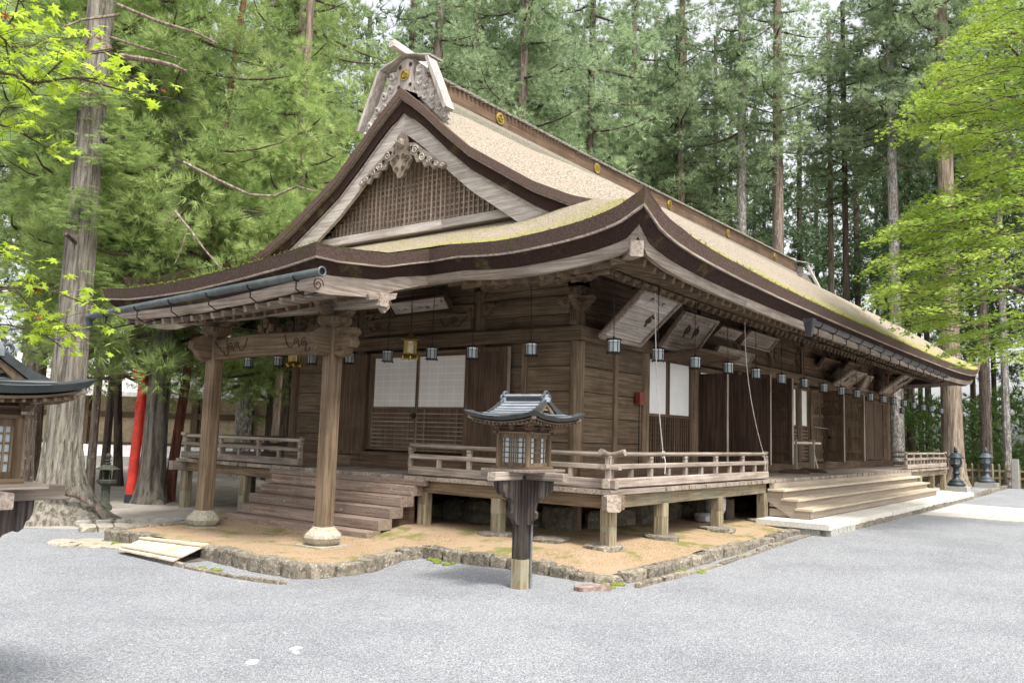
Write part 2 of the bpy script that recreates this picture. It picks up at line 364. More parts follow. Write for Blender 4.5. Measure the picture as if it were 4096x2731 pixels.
def edge_run(pts, wid, parent, name='edge_stone', mt=STONE, lmin=.3, lmax=.62, h=.2, zf=None, seed=1):
    rr = random.Random(seed)
    for (a, b) in zip(pts, pts[1:]):
        a, b = Vector(a), Vector(b); d = (b-a); Ln = d.length; s = 0
        while s < Ln-.05:
            l = min(rr.uniform(lmin, lmax), Ln-s)
            if Ln-s-l < .15: l = Ln-s
            c = a+d*((s+l/2)/Ln); z = zf(c.x, c.y) if zf else 0
            rock((c.x, c.y, z-h+rr.uniform(-.02,.008)), l*.99, wid*rr.uniform(.88,1.1), h+.03, math.atan2(d.y, d.x)+rr.uniform(-.03,.03), rr.random(), sq=5, rough=.05).obj(name, mt, parent)
            s += l
edge_run(OUT[0:1]+[(-4.42,4.75),(-4.38,3.95)], .22, TER, zf=tz, seed=3, h=.16)
edge_run([(-4.38,2.75)]+OUT[3:13], .22, TER, zf=tz, seed=4, h=.2)
edge_run(OUT[12:], .2, TER, zf=tz, seed=5, lmin=.22, lmax=.42, h=.2)
edge_run([(-4.42,5.12),(-3.7,5.1),(-3.0,5.0),(-2.5,5.0)], .2, TER, zf=tz, seed=6, h=.12)
# low drain kerb outside the terrace on the court side
edge_run([(-2.6,-2.48),(-1.0,-2.5),(1.5,-2.44),(3.4,-2.4)], .09, TER, 'kerb_strip', STONE, .5, .9, .05, lambda x, y: gz(x, y)+.015, 8)
edge_run([(-4.9,3.5),(-5.0,2.2),(-4.98,1.2),(-4.85,.5)], .07, TER, 'kerb_strip', STONE, .4, .8, .05, lambda x, y: gz(x, y)+.012, 9)
# stones the posts stand on, boulders along the hall's foot
for i, (x, y) in enumerate([(-1.32,-1.32),(.1,-1.4),(2.0,-1.4),(3.96,-1.4),(-1.4,.35),(-1.4,-.55)]):
    rock((x, y, tz(x, y)-.05), .55, .5, .1, i*.7, 40+i).obj('post_stone', STONE, TER)
rr = random.Random(12); s = -.1
while s < 6.6:
    l = rr.uniform(.4, .8); rock((-.12, s+l/2, .08), l, .35, rr.uniform(.34,.52), math.pi/2, rr.random(), sq=2.2).obj('foundation_stone', BOULDER, TER); s += l*.97
s = .2
while s < 6:
    l = rr.uniform(.4, .8); rock((s+l/2, -.12, .08), l, .35, rr.uniform(.3,.5), 0, rr.random(), sq=2.2).obj('foundation_stone', BOULDER, TER); s += l*.97
# moss cushions at the foot of the kerb
mb = MB(); rr = random.Random(5)
for (x, y) in [(-4.75,3.2),(-4.85,1.9),(-2.85,.28),(-2.75,.05),(-4.55,4.6),(-2.7,-2.2),(-1.2,-2.42),(.6,-2.36),(2.0,-2.33),(-4.7,3.5)]:
    for k in range(4):
        a, b, c = x+rr.uniform(-.12,.12), y+rr.uniform(-.14,.14), rr.uniform(.03,.08)
        mb.lathe([(c,-.03),(c*.9,.012),(c*.5,.028),(.001,.034)], (a, b, gz(a, b)), 8)
mb.obj('moss_cushions', MOSS, None, True, kind='stuff', label='green moss growing along the foot of the terrace kerb')

# granite slab before the long steps, and the flagged path from it
SLAB = MB().box(3.45, 17.3, -2.55, -1.5, 0, .2).obj('stone_landing', GRANITE2, None, kind='structure')
rr = random.Random(21); x = 3.4
while x < 17.3:
    l = min(rr.uniform(1.1, 1.7), 17.35-x)
    MB().box(x+.004, x+l-.004, -2.74+.02*rr.random(), -1.5, .19, .28+.004*rr.random()).obj('landing_slab', GRANITE, SLAB); x += l
x = 3.5
while x < 17.2:
    l = rr.uniform(.35,.8); rock((x+l/2, -2.64, .0), l-.01, .2, .215, 0, rr.random(), sq=6).obj('landing_edge_stone', GRANITE2 if x < 4.6 else STONE, SLAB); x += l
PATH = MB().box(9.55, 14.15, -14, -2.8, .0, .106).obj('stone_path', GRANITE2, None, kind='structure')
NX, NY = 5, 11
jit = [[(9.5+i*.93+(rr.uniform(-.25,.25) if 0 < i < NX else rr.uniform(-.04,.04)), -2.85-j*1.0+(rr.uniform(-.28,.28) if j else 0)) for j in range(NY+1)] for i in range(NX+1)]
for i in range(NX):
    for j in range(NY):
        q = [jit[i][j], jit[i][j+1], jit[i+1][j+1], jit[i+1][j]]; cx = sum(p[0] for p in q)/4; cy = sum(p[1] for p in q)/4
        q = [(cx+(a-cx)*.975, cy+(b-cy)*.975) for a, b in q]; z = .118+rr.uniform(0,.006)
        MB().prism([(a, b, .09) for a, b in q], (0, 0, z-.09)).obj('flagstone', GRANITE, PATH)  # sunlight on the path is put into this pale stone colour
rr = random.Random(22)
edge_run([(17.4,-2.55),(20,-2.6),(23.5,-2.5),(26,-2.5)], .16, SLAB, 'landing_edge_stone', STONE, .5, 1.0, .12, lambda x, y: .19, 31)
gm = MB(); rr = random.Random(55)
for i in range(15000):
    d = 2.2+8.5*rr.random()**1.3; a = YAW+rr.uniform(-.66,.66); x, y = CAM.x+math.cos(a)*d, CAM.y+math.sin(a)*d
    if x > -4.9 and y > -.2 or x > -3 and y > -2.8: continue
    r0 = rr.uniform(.004,.0095); z = gz(x, y)+r0*.2; b = len(gm.v); q = rr.uniform(0,6)
    gm.v += [(x+math.cos(q+k*2.1)*r0*rr.uniform(.8,1.4), y+math.sin(q+k*2.1)*r0*rr.uniform(.7,1.2), z) for k in range(3)]+[(x+rr.uniform(-.3,.3)*r0, y+rr.uniform(-.3,.3)*r0, z+r0*rr.uniform(.5,.9))]
    gm.f += [(b,b+1,b+3),(b+1,b+2,b+3),(b+2,b,b+3)]
gm.obj('loose_gravel', simple('gravel_chips', (.33,.34,.355), .9, c2=(.19,.20,.215), sc_=90, rnd=.02), None, kind='stuff', label='loose grey gravel chips on the court')
for i, (x, y, a) in enumerate([(-6.65,-1.91,.07),(-7.08,-1.99,.09),(-6.72,-2.0,.05)]): rock((x, y, -.03), a*1.6, a, .034, .7*i, 70+i).obj('pale_pebble', GRANITE, None, label=('larger right pale pebble half sunk in the foreground gravel','leftmost pale pebble half sunk in the foreground gravel','smallest pale pebble touching the larger right one')[i], cat='pebble', group='pale pebbles in the foreground gravel')
# loose flags left of the terrace and the slab drain
LF = MB().box(-5.2, -4.5, 4.0, 5.4, -.2, -.1).obj('old_paving', GRANITE2, None, kind='structure')
for (x, y, a, b, r_) in [(-5.08,5.15,.5,.3,.9),(-4.78,5.0,.5,.35,.8),(-4.85,4.62,.5,.4,.9),(-4.72,4.25,.4,.36,.2),(-5.15,4.75,.3,.2,.6)]:
    rock((x, y, -.13), a, b, .07, r_, x, sq=4).obj('flagstone', BASESTONE, LF)
for i in range(9):
    x = -4.2+i*.22; y = 6.45-i*.1; rock((x, y-.25, -.1), .24, .5, .1, -.4, i+.3, sq=5).obj('kerb_flag', BASESTONE, LF)
for i in range(11):
    x = -3.9+i*.28; y = 6.95-i*.1; rock((x, y, -.09), .25, .08, .08, -.3, i+.8, sq=3).obj('kerb_cobble', GRANITE2, LF)

# ================================================================ HALL
HALL = thing('temple_hall', 'large weathered wooden temple hall with thatched gabled roof, porch and raised veranda', 'temple hall')
def H(name, mb, mt, parent=None, smooth=False, label=None):
    return mb.obj(name, mt, parent or HALL, smooth, label=label)
WHITEBOX = H('floor', MB().box(.05, L_-.05, .05, G_-.05, .86, .93), WD['x'])
# dark core closing the rooms behind the paper and the doors
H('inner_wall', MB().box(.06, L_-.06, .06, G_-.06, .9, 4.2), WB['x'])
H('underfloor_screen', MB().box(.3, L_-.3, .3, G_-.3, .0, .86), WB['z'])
GY = [0, 1.91, 4.77, 6.67]; LX = [0, 2.1, 4.07, 6.2, 8.1, 10.04, 12.5, 14.8, 16.85, 18.85]
def pillar(x, y, z0=.2, z1=3.95, r=.115):
    return H('pillar', MB().lathe([(r,z0),(r,z1*.6),(r*.98,z1-.02),(r*.9,z1)], (x, y, 0), 16), WM['z'], smooth=True)
for y in GY: pillar(0, y)
for x in LX[1:]: pillar(x, 0)
pillar(L_, G_)
for y in (.96, 5.72): H('half_post', MB().beam((-.03,y,.93),(-.03,y,3.06), .1, .1), WM['z'])
for x in (1.07, 17.85): H('half_post', MB().beam((x,-.03,.93),(x,-.03,3.06), .1, .1), WM['z'])
# plank walls
def planks(axis, a, b, z0, z1, n, inset, mt, name='wall_plank'):
    for i in range(n):
        za = z0+(z1-z0)*i/n; zb = z0+(z1-z0)*(i+1)/n; e = .004*(i % 2)
        if axis == 'y': mb = MB().box(-inset-.03-e, -inset+.05, a, b, za+.005, zb-.007)
        else: mb = MB().box(a, b, -inset-.03-e, -inset+.05, za+.005, zb-.007)
        H(name, mb, mt[axis])
for a, b in ((.11,1.8),(4.88,6.56)): planks('y', a, b, 1.1, 3.05, 5, -.0, WM)
for a, b in ((.11,1.99),(2.21,3.96)): planks('x', a, b, 1.1, 3.05, 5, 0, WM) if a < 2 else None
planks('x', 16.96, 18.74, 1.1, 3.05, 5, 0, WD)
for axis, segs in (('y', list(zip(GY, GY[1:]))), ('x', list(zip(LX, LX[1:])))):
    for a, b in segs:
        planks(axis, a+.1, b-.1, 3.26, 4.12, 4, -.005, WD if axis == 'x' and a > 3 else WM, 'frieze_plank')
# long horizontal beams
def hb(axis, a, b, z0, z1, dep, mt, name):
    zc = (z0+z1)/2; n = max(1, round(abs(b-a)/4))
    for i in range(n):
        p, q = a+(b-a)*i/n, a+(b-a)*(i+1)/n
        mb = MB().beam((-dep/2+.02, p, zc), (-dep/2+.02, q, zc), dep, z1-z0, .012) if axis == 'y' else MB().beam((p, -dep/2+.02, zc), (q, -dep/2+.02, zc), dep, z1-z0, .012)
        H(name, mb, mt[axis])
hb('y', -.17, 6.84, 3.04, 3.26, .19, WM, 'lintel_beam'); hb('x', -.165, L_+.17, 3.04, 3.26, .192, WM, 'lintel_beam')
hb('y', -.1, 6.75, .93, 1.12, .18, WM, 'sill_beam'); hb('x', -.1, L_+.1, .93, 1.12, .182, WD, 'sill_beam')
hb('y', -.5, 7.2, 4.12, 4.3, .16, WM, 'wall_plate'); hb('x', -.5, L_+.5, 4.12, 4.3, .162, WD, 'wall_plate')
hb('y', .1, 6.6, 3.62, 3.76, .1, WM, 'frieze_beam'); hb('x', .1, L_-.1, 3.62, 3.76, .1, WD, 'frieze_beam')
# carved brackets on the pillar heads
def cloud_outline(w, h, side):
    P = [(0,0),(.10*w,.02*h),(.2*w,.12*h),(.34*w,.16*h),(.42*w,.3*h),(.58*w,.36*h),(.64*w,.52*h),(.8*w,.6*h),(.86*w,.76*h),(w,.86*h),(.97*w,h),(0,h)]
    return [(side*x, z) for x, z in P]
def bracket(x, y, axis, mt, corner=False):
    o = H('bracket_block', MB().lathe([(.10,3.76),(.11,3.79),(.17,3.88),(.17,3.95)], (x, y, 0), 4, 1, math.pi/4), mt['z'])
    for side in (-1, 1):
        for (z0, w, h, t) in ((3.93, .42, .17, .1), (3.48, .26, .24, .09)):
            pl = cloud_outline(w, h, side)
            if axis == 'y': pts = [(x-t/2-.07, y+side*.09+a, z0+b) for a, b in pl]; off = (t, 0, 0); ax = (0, side, 0)
            else: pts = [(x+side*.09+a, y-t/2-.07, z0+b+.004) for a, b in pl]; off = (0, t, 0); ax = (side, 0, 0)
            if side < 0: pts = pts[::-1]
            c = H('carved_arm', MB().prism(pts, off), mt[axis])
            pc = Vector(pts[0])+Vector(ax)*w*.0; base = Vector((x-t/2-.073, y+side*(.09+.32*w), z0+.66*h)) if axis == 'y' else Vector((x+side*(.09+.32*w), y-t/2-.073, z0+.66*h))
            MB().tube(spiral(base, ax, (0,0,1), .2*h, 1.4, 1), .007, 4).obj('scroll', WB['x'], c)
for y in GY: bracket(0, y, 'y', WM)
for x in LX: bracket(x, 0, 'x', WD if x > 3 else WM)
# ------------------------------------------------ sliding paper doors on the gable side
def shoji(axis, a, b, z0, zp, z1, depth, bars=True, npanel=2):
    def P(s, d, z): return (d, s, z) if axis == 'y' else (s, d, z)
    fr = H('door_frame', MB().beam(P(a-.04, depth, z1+.03), P(b+.04, depth, z1+.03), .1, .07), WM[axis])
    for s in (a-.05, b+.05): MB().beam(P(s, depth, z0), P(s, depth, z1+.06), .09, .1).obj('jamb', WM['z'], fr)
    for k in range(npanel):
        p, q = a+(b-a)*k/npanel, a+(b-a)*(k+1)/npanel
        bx = (depth+.0, depth+.012, p+.02, q-.02) if axis == 'y' else (p+.02, q-.02, depth+.0, depth+.012)
        pan = H('sliding_door', MB().box(*bx, zp, z1), PAPERG, label='white paper sliding door')
        for s in (p+.015, q-.015): MB().beam(P(s, depth-.008, z0), P(s, depth-.008, z1), .03, .03, .003).obj('stile', WM['z'], pan)
        for z in (z0+.02, zp, z1-.02): MB().beam(P(p+.03, depth-.006, z), P(q-.03, depth-.006, z), .024, .03, .003).obj('cross_rail', WM[axis], pan)
        bx = (depth+.002, depth+.014, p+.03, q-.03) if axis == 'y' else (p+.03, q-.03, depth+.002, depth+.014)
        MB().box(*bx, z0, zp-.015).obj('lower_board', WD['z'], pan)
        if bars:
            n = 9
            for i in range(n):
                z = z0+.07+(zp-z0-.1)*i/n; MB().beam(P(p+.03, depth-.016, z), P(q-.03, depth-.016, z), .014, .018, .002).obj('slat', WL[axis], pan)
            for s in (p+.17*(q-p), p+.83*(q-p)): MB().beam(P(s, depth-.006, z0), P(s, depth-.006, zp), .012, .03, .002).obj('slat_post', WM['z'], pan)
shoji('y', 2.19, 4.44, 1.24, 2.0, 2.93, -.02)
H('door_lock', MB().lathe([(.05,-.015),(.05,.015)], (0,0,0), 12), IRON).matrix_local = Matrix.Translation((-.06,3.36,1.86)) @ Matrix.Rotation(math.pi/2, 4, 'Y')
# inner steps below the doors
H('door_step', MB().box(-.34, -.17, 1.98, 4.62, .93, 1.07), WD['y']); H('door_step', MB().box(-.2, -.05, 1.98, 4.5, 1.07, 1.2), WD['y'])
# folded back plank door leaves
def leaf(hx, hy, ang, w, z0, z1, mt, style, side='x'):
    """door leaf hinged at hx, hy, running off at angle ang"""
    d = Vector((math.cos(ang), math.sin(ang), 0)); n = Vector((-d.y, d.x, 0))
    o = Vector((hx, hy, 0)); t = .035
    t = .05 if style == 'panel' else t
    def Bx(u0, u1, za, zb, f0, f1):
        pts = [o+d*u0+n*f0, o+d*u1+n*f0, o+d*u1+n*f1, o+d*u0+n*f1]; return MB().prism([(p.x, p.y, za) for p in pts], (0, 0, zb-za))
    L = H('door_leaf', Bx(.02, w-.02, z0+.02, z1-.02, -t*.35, t*.35), mt['z'])
    for u in (0, w-.07): Bx(u, u+.07, z0, z1, -t, t).obj('stile', mt['z'], L)
    for za in ([z0, z1-.07] if style == 'plain' else [z0, z1-.07, z0+.22, z0+.92, z0+.98+.12, z1-.3]):
        Bx(.07, w-.07, za, za+.07, -t*.95, t*.95).obj('cross_rail', mt['z'], L)
    if style == 'panel':
        Bx(w/2-.03, w/2+.03, z0+.29, z0+.92, -t*.9, t*.9).obj('mullion', mt['z'], L)
        Bx(.07, w-.07, z0+.58, z0+.64, -t*.9, t*.9).obj('cross_rail', mt['z'], L)
        cz = z1-.55; pts = []
        for k in range(20):
            a = 2*math.pi*k/20; r = 1+.12*math.cos(4*a); u = w/2+math.cos(a)*w*.3*r; z = cz+math.sin(a)*.15*(1.1 if math.sin(a) > 0 else .9)
            for sg in (1,): pts.append(o+d*u+n*(t*.75)+Vector((0,0,z)))
        for sg in (1,-1):
            pp = [p+n*((sg-1)*t*.75) for p in pts]; MB().tube(pp+[pp[0]], .011, 5).obj('carved_ring', mt['z'], L)
            for k in range(7):
                u = w/2+(k-3)*w*.075; MB().beam(o+d*u+n*(sg*t*.5)+Vector((0,0,cz-.12)), o+d*u+n*(sg*t*.5)+Vector((0,0,cz+.13)), .012, .02, .002).obj('grille_bar', mt['z'], L)
    for k in range(3):
        pass
    H('leaf_edge', Bx(w, w+.006, z0, z1, -t, t), WL['z'])
WDm = WD
leaf(-.1, 4.52, math.radians(96), .72, 1.14, 2.98, WD, 'plain'); leaf(-.14, 2.09, math.radians(-94), .93, 1.15, 2.98, WD, 'plain')
leaf(4.27, -.08, math.radians(-92), .55, 1.17, 2.85, WB, 'plain')
leaf(5.6, -.05, math.radians(-88), .9, 1.14, 2.93, WB, 'plain'); leaf(6.8, -.05, math.radians(-90), .94, 1.14, 2.93, WB, 'panel')
leaf(10.85, -.05, math.radians(-22), 1.0, 1.14, 2.93, WM, 'panel')
leaf(11.3, -.05, math.radians(-90), .72, 1.14, 2.93, WD, 'panel'); leaf(13.4, -.05, math.radians(-88), .66, 1.14, 2.93, WM, 'panel')
leaf(18.0, -.09, math.radians(181), 1.1, 1.14, 2.95, WD, 'plain'); leaf(16.9, -.09, math.radians(181), 1.05, 1.14, 2.95, WD, 'plain')
H('tie_cord', MB().tube([(10.87,-.15,2.0),(11.2,-.35,1.97),(11.75,-.48,1.97),(11.55,-.7,2.0)], .008, 5), CORD)
shoji('x', 4.35, 5.5, 1.14, 2.0, 2.93, -.0, False, 1); shoji('x', 9.3, 10.8, 1.14, 2.0, 2.93, -.0, True, 2)
for a, b in ((6.32,7.98),(11.0,12.4),(12.62,14.68)): shoji('x', a, b, 1.14, 2.0, 2.93, 0, False, 2)
# window bay: paper above, wooden lattice below, the upper shutter propped out
win = H('window_paper', MB().box(2.23, 3.94, .0, .02, 2.02, 2.97), PAPER, label='white paper window panels')
for x in (2.23, 2.98, 3.05, 3.93): MB().beam((x,-.005,2.0),(x,-.005,3.0), .05, .04, .004).obj('stile', WD['z'], win)
for z in (2.0, 3.0): MB().beam((2.2,-.01,z),(3.96,-.01,z), .05, .05, .004).obj('cross_rail', WD['x'], win)
lt = H('window_lattice', MB().box(2.22, 3.95, .02, .03, 1.12, 1.98), WB['x'])
for i in range(19): MB().beam((2.27+i*.091,-.015,1.12),(2.27+i*.091,-.015,1.98), .03, .025, .003).obj('lattice_bar', WD['z'], lt)
for i in range(10): MB().beam((2.22,0,1.16+i*.088),(3.95,0,1.16+i*.088), .02, .022, .003).obj('lattice_bar', WD['x'], lt)
sh = H('raised_shutter', MB().box(0,0.01,0,0.01,0,0.01), WD['x'])
sh.data = MB().beam((2.2,-.1,3.0),(3.96,-.1,3.0), .04, .05).beam((2.2,-.98,3.1),(3.96,-.98,3.1), .04, .05).beam((2.2,-.1,3.0),(2.2,-.98,3.1), .04,.05).beam((3.96,-.1,3.0),(3.96,-.98,3.1), .04,.05).mesh('shutter', WD['x'])
for i in range(22): MB().beam((2.27+i*.078,-.1,3.0),(2.27+i*.078,-.97,3.1), .022, .02, .002).obj('lattice_bar', WM['y'], sh)
for i in range(11): MB().beam((2.2,-.16-i*.078,3.022+i*.0089),(3.96,-.16-i*.078,3.022+i*.0089), .022, .02, .002).obj('lattice_bar', WM['x'], sh)
# ------------------------------------------------ veranda
rr = random.Random(33)
def deck(axis, a, b, w, far):
    s = a
    while s < b-.01:
        l = min(w*rr.uniform(.8,1.2), b-s)
        if b-s-l < .05: l = b-s
        e = rr.uniform(-.012,.018); zt = .93+rr.uniform(-.004,.003)
        mb = MB().box(-DV-e, -.1, s+.003, s+l-.003, .872, zt) if axis == 'y' else MB().box(s+.003, s+l-.003, -DV-e, -.1, .872, zt)
        H('deck_plank', mb, WL['x' if axis == 'y' else 'y']); s += l
deck('y', -DV, G_+DV, .24, 0); deck('x', -.1, L_+DV, .19, 0)
H('deck_beam', MB().beam((-1.4,-1.62,.78),(-1.4,8.5,.78), .12, .18), WM['y']); H('deck_beam', MB().beam((-1.3,-1.4,.779),(4.0,-1.4,.779), .122, .18), WG['x'])
H('deck_beam', MB().beam((14.85,-1.4,.779),(20.6,-1.4,.779), .122, .18), WG['x']); H('deck_beam', MB().beam((-1.4,8.1,.78),(3,8.1,.78), .12, .18), WM['x'])
H('beam_end', MB().beam((-1.75,8.1,.80),(-1.46,8.1,.80), .14, .17), WL['x']); H('beam_end', MB().beam((-1.64,-1.64,.775),(-1.44,-1.44,.775), .18, .2, .02), WL['x'])
H('deck_beam', MB().beam((20.25,-1.2,.78),(20.25,6.5,.78), .12, .18), WM['y'])
def upost(x, y, mt=WG, s=.17):
    z0 = tz(x, y) if x < 5 else .12
    p = H('veranda_post', MB().beam((x,y,z0+.30),(x,y,.70), s, s, .02), mt['z'])
    MB().beam((x,y,z0-.02),(x,y,z0+.297), s*.985, s*.985, .02).obj('post_foot', WG['z'], p)
for x in (-1.36, .08, 2.0, 3.96, 14.9, 16.6, 18.4, 20.25): upost(x, -1.4)
for y in (.35, 1.75, 4.95, 6.2, 8.1): upost(-1.4, y)
for x in (.08, 2.0): upost(x, 8.1)
for x in (20.25,): upost(x, 2.0)
# railings
def railing(p0, p1, ends, nposts, nshort, parent=None):
    p0, p1 = Vector(p0), Vector(p1); d = (p1-p0).normalized(); ax = 'y' if abs(d.y) > .5 else 'x'
    e0, e1 = ends
    rl = H('railing', MB().beam(p0-d*e0*.5+Vector((0,0,.075)), p1+d*e1*.5+Vector((0,0,.075)), .1, .12, .01), WL[ax], label='low wooden veranda railing')
    MB().beam(p0-d*e0*.7+Vector((0,0,.285)), p1+d*e1*.7+Vector((0,0,.285)), .085, .065, .01).obj('middle_rail', WL[ax], rl)
    path = [p0-d*e0+Vector((0,0,.475)), p0-d*e0*.4+Vector((0,0,.445)), p0+Vector((0,0,.44)), p1+Vector((0,0,.44)), p1+d*e1*.4+Vector((0,0,.445)), p1+d*e1+Vector((0,0,.475))]
    MB().tube(path, [.043,.035,.031,.031,.035,.043], 10).obj('top_rail', WL[ax], rl, True)
    for i in range(nposts):
        p = p0+(p1-p0)*(i/(nposts-1)); MB().beam(p+Vector((0,0,.135)), p+Vector((0,0,.252)), .065, .065, .006).beam(p+Vector((0,0,.317)), p+Vector((0,0,.37)), .07, .07, .012).beam(p+Vector((0,0,.378)), p+Vector((0,0,.412)), .085, .065, .012).obj('baluster', WL['z'], rl)
    for i in range(nposts-1):
        for k in range(nshort):
            p = p0+(p1-p0)*((i+(k+1)/(nshort+1))/(nposts-1)); MB().beam(p+Vector((0,0,.135)), p+Vector((0,0,.252)), .06, .06, .006).obj('short_baluster', WL['z'], rl)
zr = .932
railing((-1.46,2.02,zr),(-1.46,-1.46,zr), (.0,.22), 4, 1); railing((-1.452,8.1,zr),(-1.452,4.64,zr), (.16,.04), 4, 1)
railing((-1.44,-1.452,zr+.002),(4.0,-1.452,zr+.002), (.22,.02), 6, 1); railing((14.78,-1.452,zr),(20.3,-1.452,zr), (.02,.2), 7, 1)
railing((20.3,-1.4,zr),(20.3,8,zr), (.1,.1), 7, 1); railing((-1.4,8.1,zr),(8,8.1,zr), (.1,.1), 7, 1)
H('corner_post', MB().beam((-1.46,-1.46,.94),(-1.46,-1.46,1.33), .09, .09, .01).beam((-1.46,-1.46,1.33),(-1.46,-1.46,1.36), .1, .1, .01), WL['z'])
# ------------------------------------------------ porch steps
rr = random.Random(44)
for k in range(5):
    x0 = -2.56+.215*k; z1 = .185+.152*k; H('step', MB().beam((x0+.13, 1.74+.0*k, z1-.075), (x0+.13, 5.04-.0*k, z1-.075), .27, .15, .012), WR['y'])
H('step', MB().beam((-1.56,1.6,.832),(-1.56,5.2,.832), .13, .08, .01), WR['y'])
for y in (2.1, 4.7): H('step_carrier', MB().prism([(-2.5,y,.0),(-1.45,y,.0),(-1.45,y,.74),(-2.4,y,.06)], (0,.1,0)), WG['x'])
H('step_carrier', MB().prism([(-2.45,1.86,.04),(-1.5,1.86,.04),(-1.5,1.86,.7),(-2.35,1.86,.1)], (0,.06,0)), WB['x'])
# ------------------------------------------------ long steps
for k, (y, z) in enumerate([(-2.24,.46),(-2.0,.615),(-1.76,.77)]):
    st = H('step', MB().box(4.04, 14.76, y+.02, -1.5, z-.16, z-.034), WN['x'])
    MB().box(3.96, 14.84, y-.045, y+.26, z-.036, z).obj('tread', WF['x'], st)  # paler tread, darker riser: sky light and shade put into the wood colour
H('step', MB().box(4.04, 14.76, -1.59, -1.5, .775, .868), WN['x'])
for x in (4.0, 14.76): H('stringer', MB().prism([(x,-2.2,.28),(x,-2.2,.42),(x,-1.96,.42),(x,-1.96,.58),(x,-1.72,.58),(x,-1.72,.74),(x,-1.48,.74),(x,-1.48,.55),(x,-1.9,.29)], (.04,0,0)), WN['y'])
# ------------------------------------------------ porch pillars, rainbow beam and brackets
PX = -3.16
for y, lab in ((1.94, None), (4.72, None)):
    H('porch_pillar', MB().beam((PX,y,.29),(PX,y,2.93), .215, .215, .032), WM['z'])
    b = MB(); b.lathe([(.15,.29),(.165,.27),(.25,.19),(.262,.15),(.23,.09),(.19,.055)], (PX,y,0), 8, 1, math.pi/8); H('pillar_base', b, BASESTONE, label='bulging stone pillar base')
    H('base_slab', MB().box(PX-.27,PX+.27,y-.27,y+.27,-.02,.053), BASESTONE)
    H('bracket_block', MB().lathe([(.13,2.93),(.14,2.96),(.235,3.04),(.235,3.11)], (PX,y,0), 4, 1, math.pi/4), WM['z'])
    for axis in 'xy':
        for side in (-1, 1):
            pl = [(0,0),(.1,0),(.24,.03),(.31,.08),(.34,.13),(0,.13)]
            if axis == 'y': pts = [(PX-.05, y+side*a, 3.11+b_) for a, b_ in pl]; off = (.1,0,0)
            else: pts = [(PX+side*a, y-.05, 3.112+b_) for a, b_ in pl]; off = (0,.1,0)
            H('bracket_arm', MB().prism(pts if side > 0 else pts[::-1], off), WM[axis])
            q = (PX, y+side*.29, 3.24) if axis == 'y' else (PX+side*.29, y, 3.24)
            H('bearing_block', MB().lathe([(.055,0),(.09,.05),(.09,.085)], q, 4, 1, math.pi/4), WM['z'])
    for side in (-1, 1):          # carved nosings either way along the porch front, and out
        if (y < 3) == (side < 0):
            pl = [(0,2.6),(.12,2.56),(.2,2.62),(.22,2.68),(.31,2.69),(.34,2.77),(.29,2.83),(.36,2.88),(.33,2.95),(.2,2.97),(0,2.95)]
            pts = [(PX-.075, y+side*(.11+a), z) for a, z in pl]
            c = H('carved_nosing', MB().prism(pts if side > 0 else pts[::-1], (.15,0,0)), WM['y'])
            MB().tube(spiral((PX-.077, y+side*.25, 2.84), (0,side,0), (0,0,1), .07, 1.5), .008, 5).tube(spiral((PX-.077, y+side*.22, 2.68), (0,side,0), (0,0,1), .045, 1.3, -1), .007, 5).obj('scroll', WB['x'], c)
    pl = [(0,2.6),(.14,2.58),(.22,2.64),(.26,2.72),(.34,2.76),(.33,2.86),(.2,2.95),(0,2.95)]
    H('carved_nosing', MB().prism([(PX-.1-a, y-.07, z) for a, z in pl][::-1], (0,.14,0)), WM['x'])
rb = []
n = 16
for i in range(n+1):
    t = i/n; y = 2.04+t*2.58; a = .05*math.sin(math.pi*t)
    rb.append([(PX-.085,y,2.60+a*.7),(PX-.09,y,2.90+a),(PX+.0,y,2.93+a),(PX+.09,y,2.90+a),(PX+.085,y,2.60+a*.7)])
RBM = H('rainbow_beam', MB().quadstrip(rb), WM['y'], label='arched beam carved with scrolls between the porch pillars')
for side, y0 in ((1, 2.06), (-1, 4.60)):
    c = MB(); xx = PX-.094; f_ = lambda L: [(xx, y0+side*a, z) for a, z in L]
    c.tube(spiral((xx, y0+side*.40, 2.80), (0,side,0), (0,0,1), .075, 1.5, 1, math.pi), .010, 5)
    c.tube(curve(f_([(.02,2.86),(.08,2.80),(.13,2.79),(.17,2.73),(.23,2.72),(.28,2.66),(.34,2.65),(.36,2.70),(.33,2.76),(.325,2.80)])), .009, 5)
    c.tube(curve(f_([(.325,2.80),(.31,2.86),(.33,2.91)])), .007, 5)
    c.tube(spiral((xx, y0+side*.57, 2.80), (0,side,0), (0,0,1), .055, 1.3, -1, math.pi), .009, 5)
    c.tube(curve(f_([(.47,2.76),(.50,2.72),(.515,2.80)])), .008, 5)
    c.tube(curve(f_([(.62,2.77),(.68,2.72),(.76,2.76),(.83,2.90)])), .009, 5); c.obj('scroll', WB['y'], RBM)
fl = []
for a, z in [(-.34,2.95),(-.3,3.02),(-.2,3.03),(-.13,3.12),(-.1,3.19),(.1,3.19),(.13,3.12),(.2,3.03),(.3,3.02),(.34,2.95)]: fl.append((PX-.05, 3.33+a, z))
kb = H('frog_leg_strut', MB().prism(fl[::-1], (.1,0,0)), WB['y'])
for i, (a, z, r_) in enumerate([(-.12,3.02,.06),(0,3.08,.07),(.12,3.02,.06),(-.05,2.99,.04),(.07,3.0,.045)]): rock((PX-.09, 3.33+a, z-.05), r_*1.4, r_*1.5, r_*2, 0, i).obj('carved_figure', WD['y'], kb)
H('porch_purlin', MB().beam((PX,.98,3.29),(PX,5.72,3.29), .15, .18, .01), WL['y'])
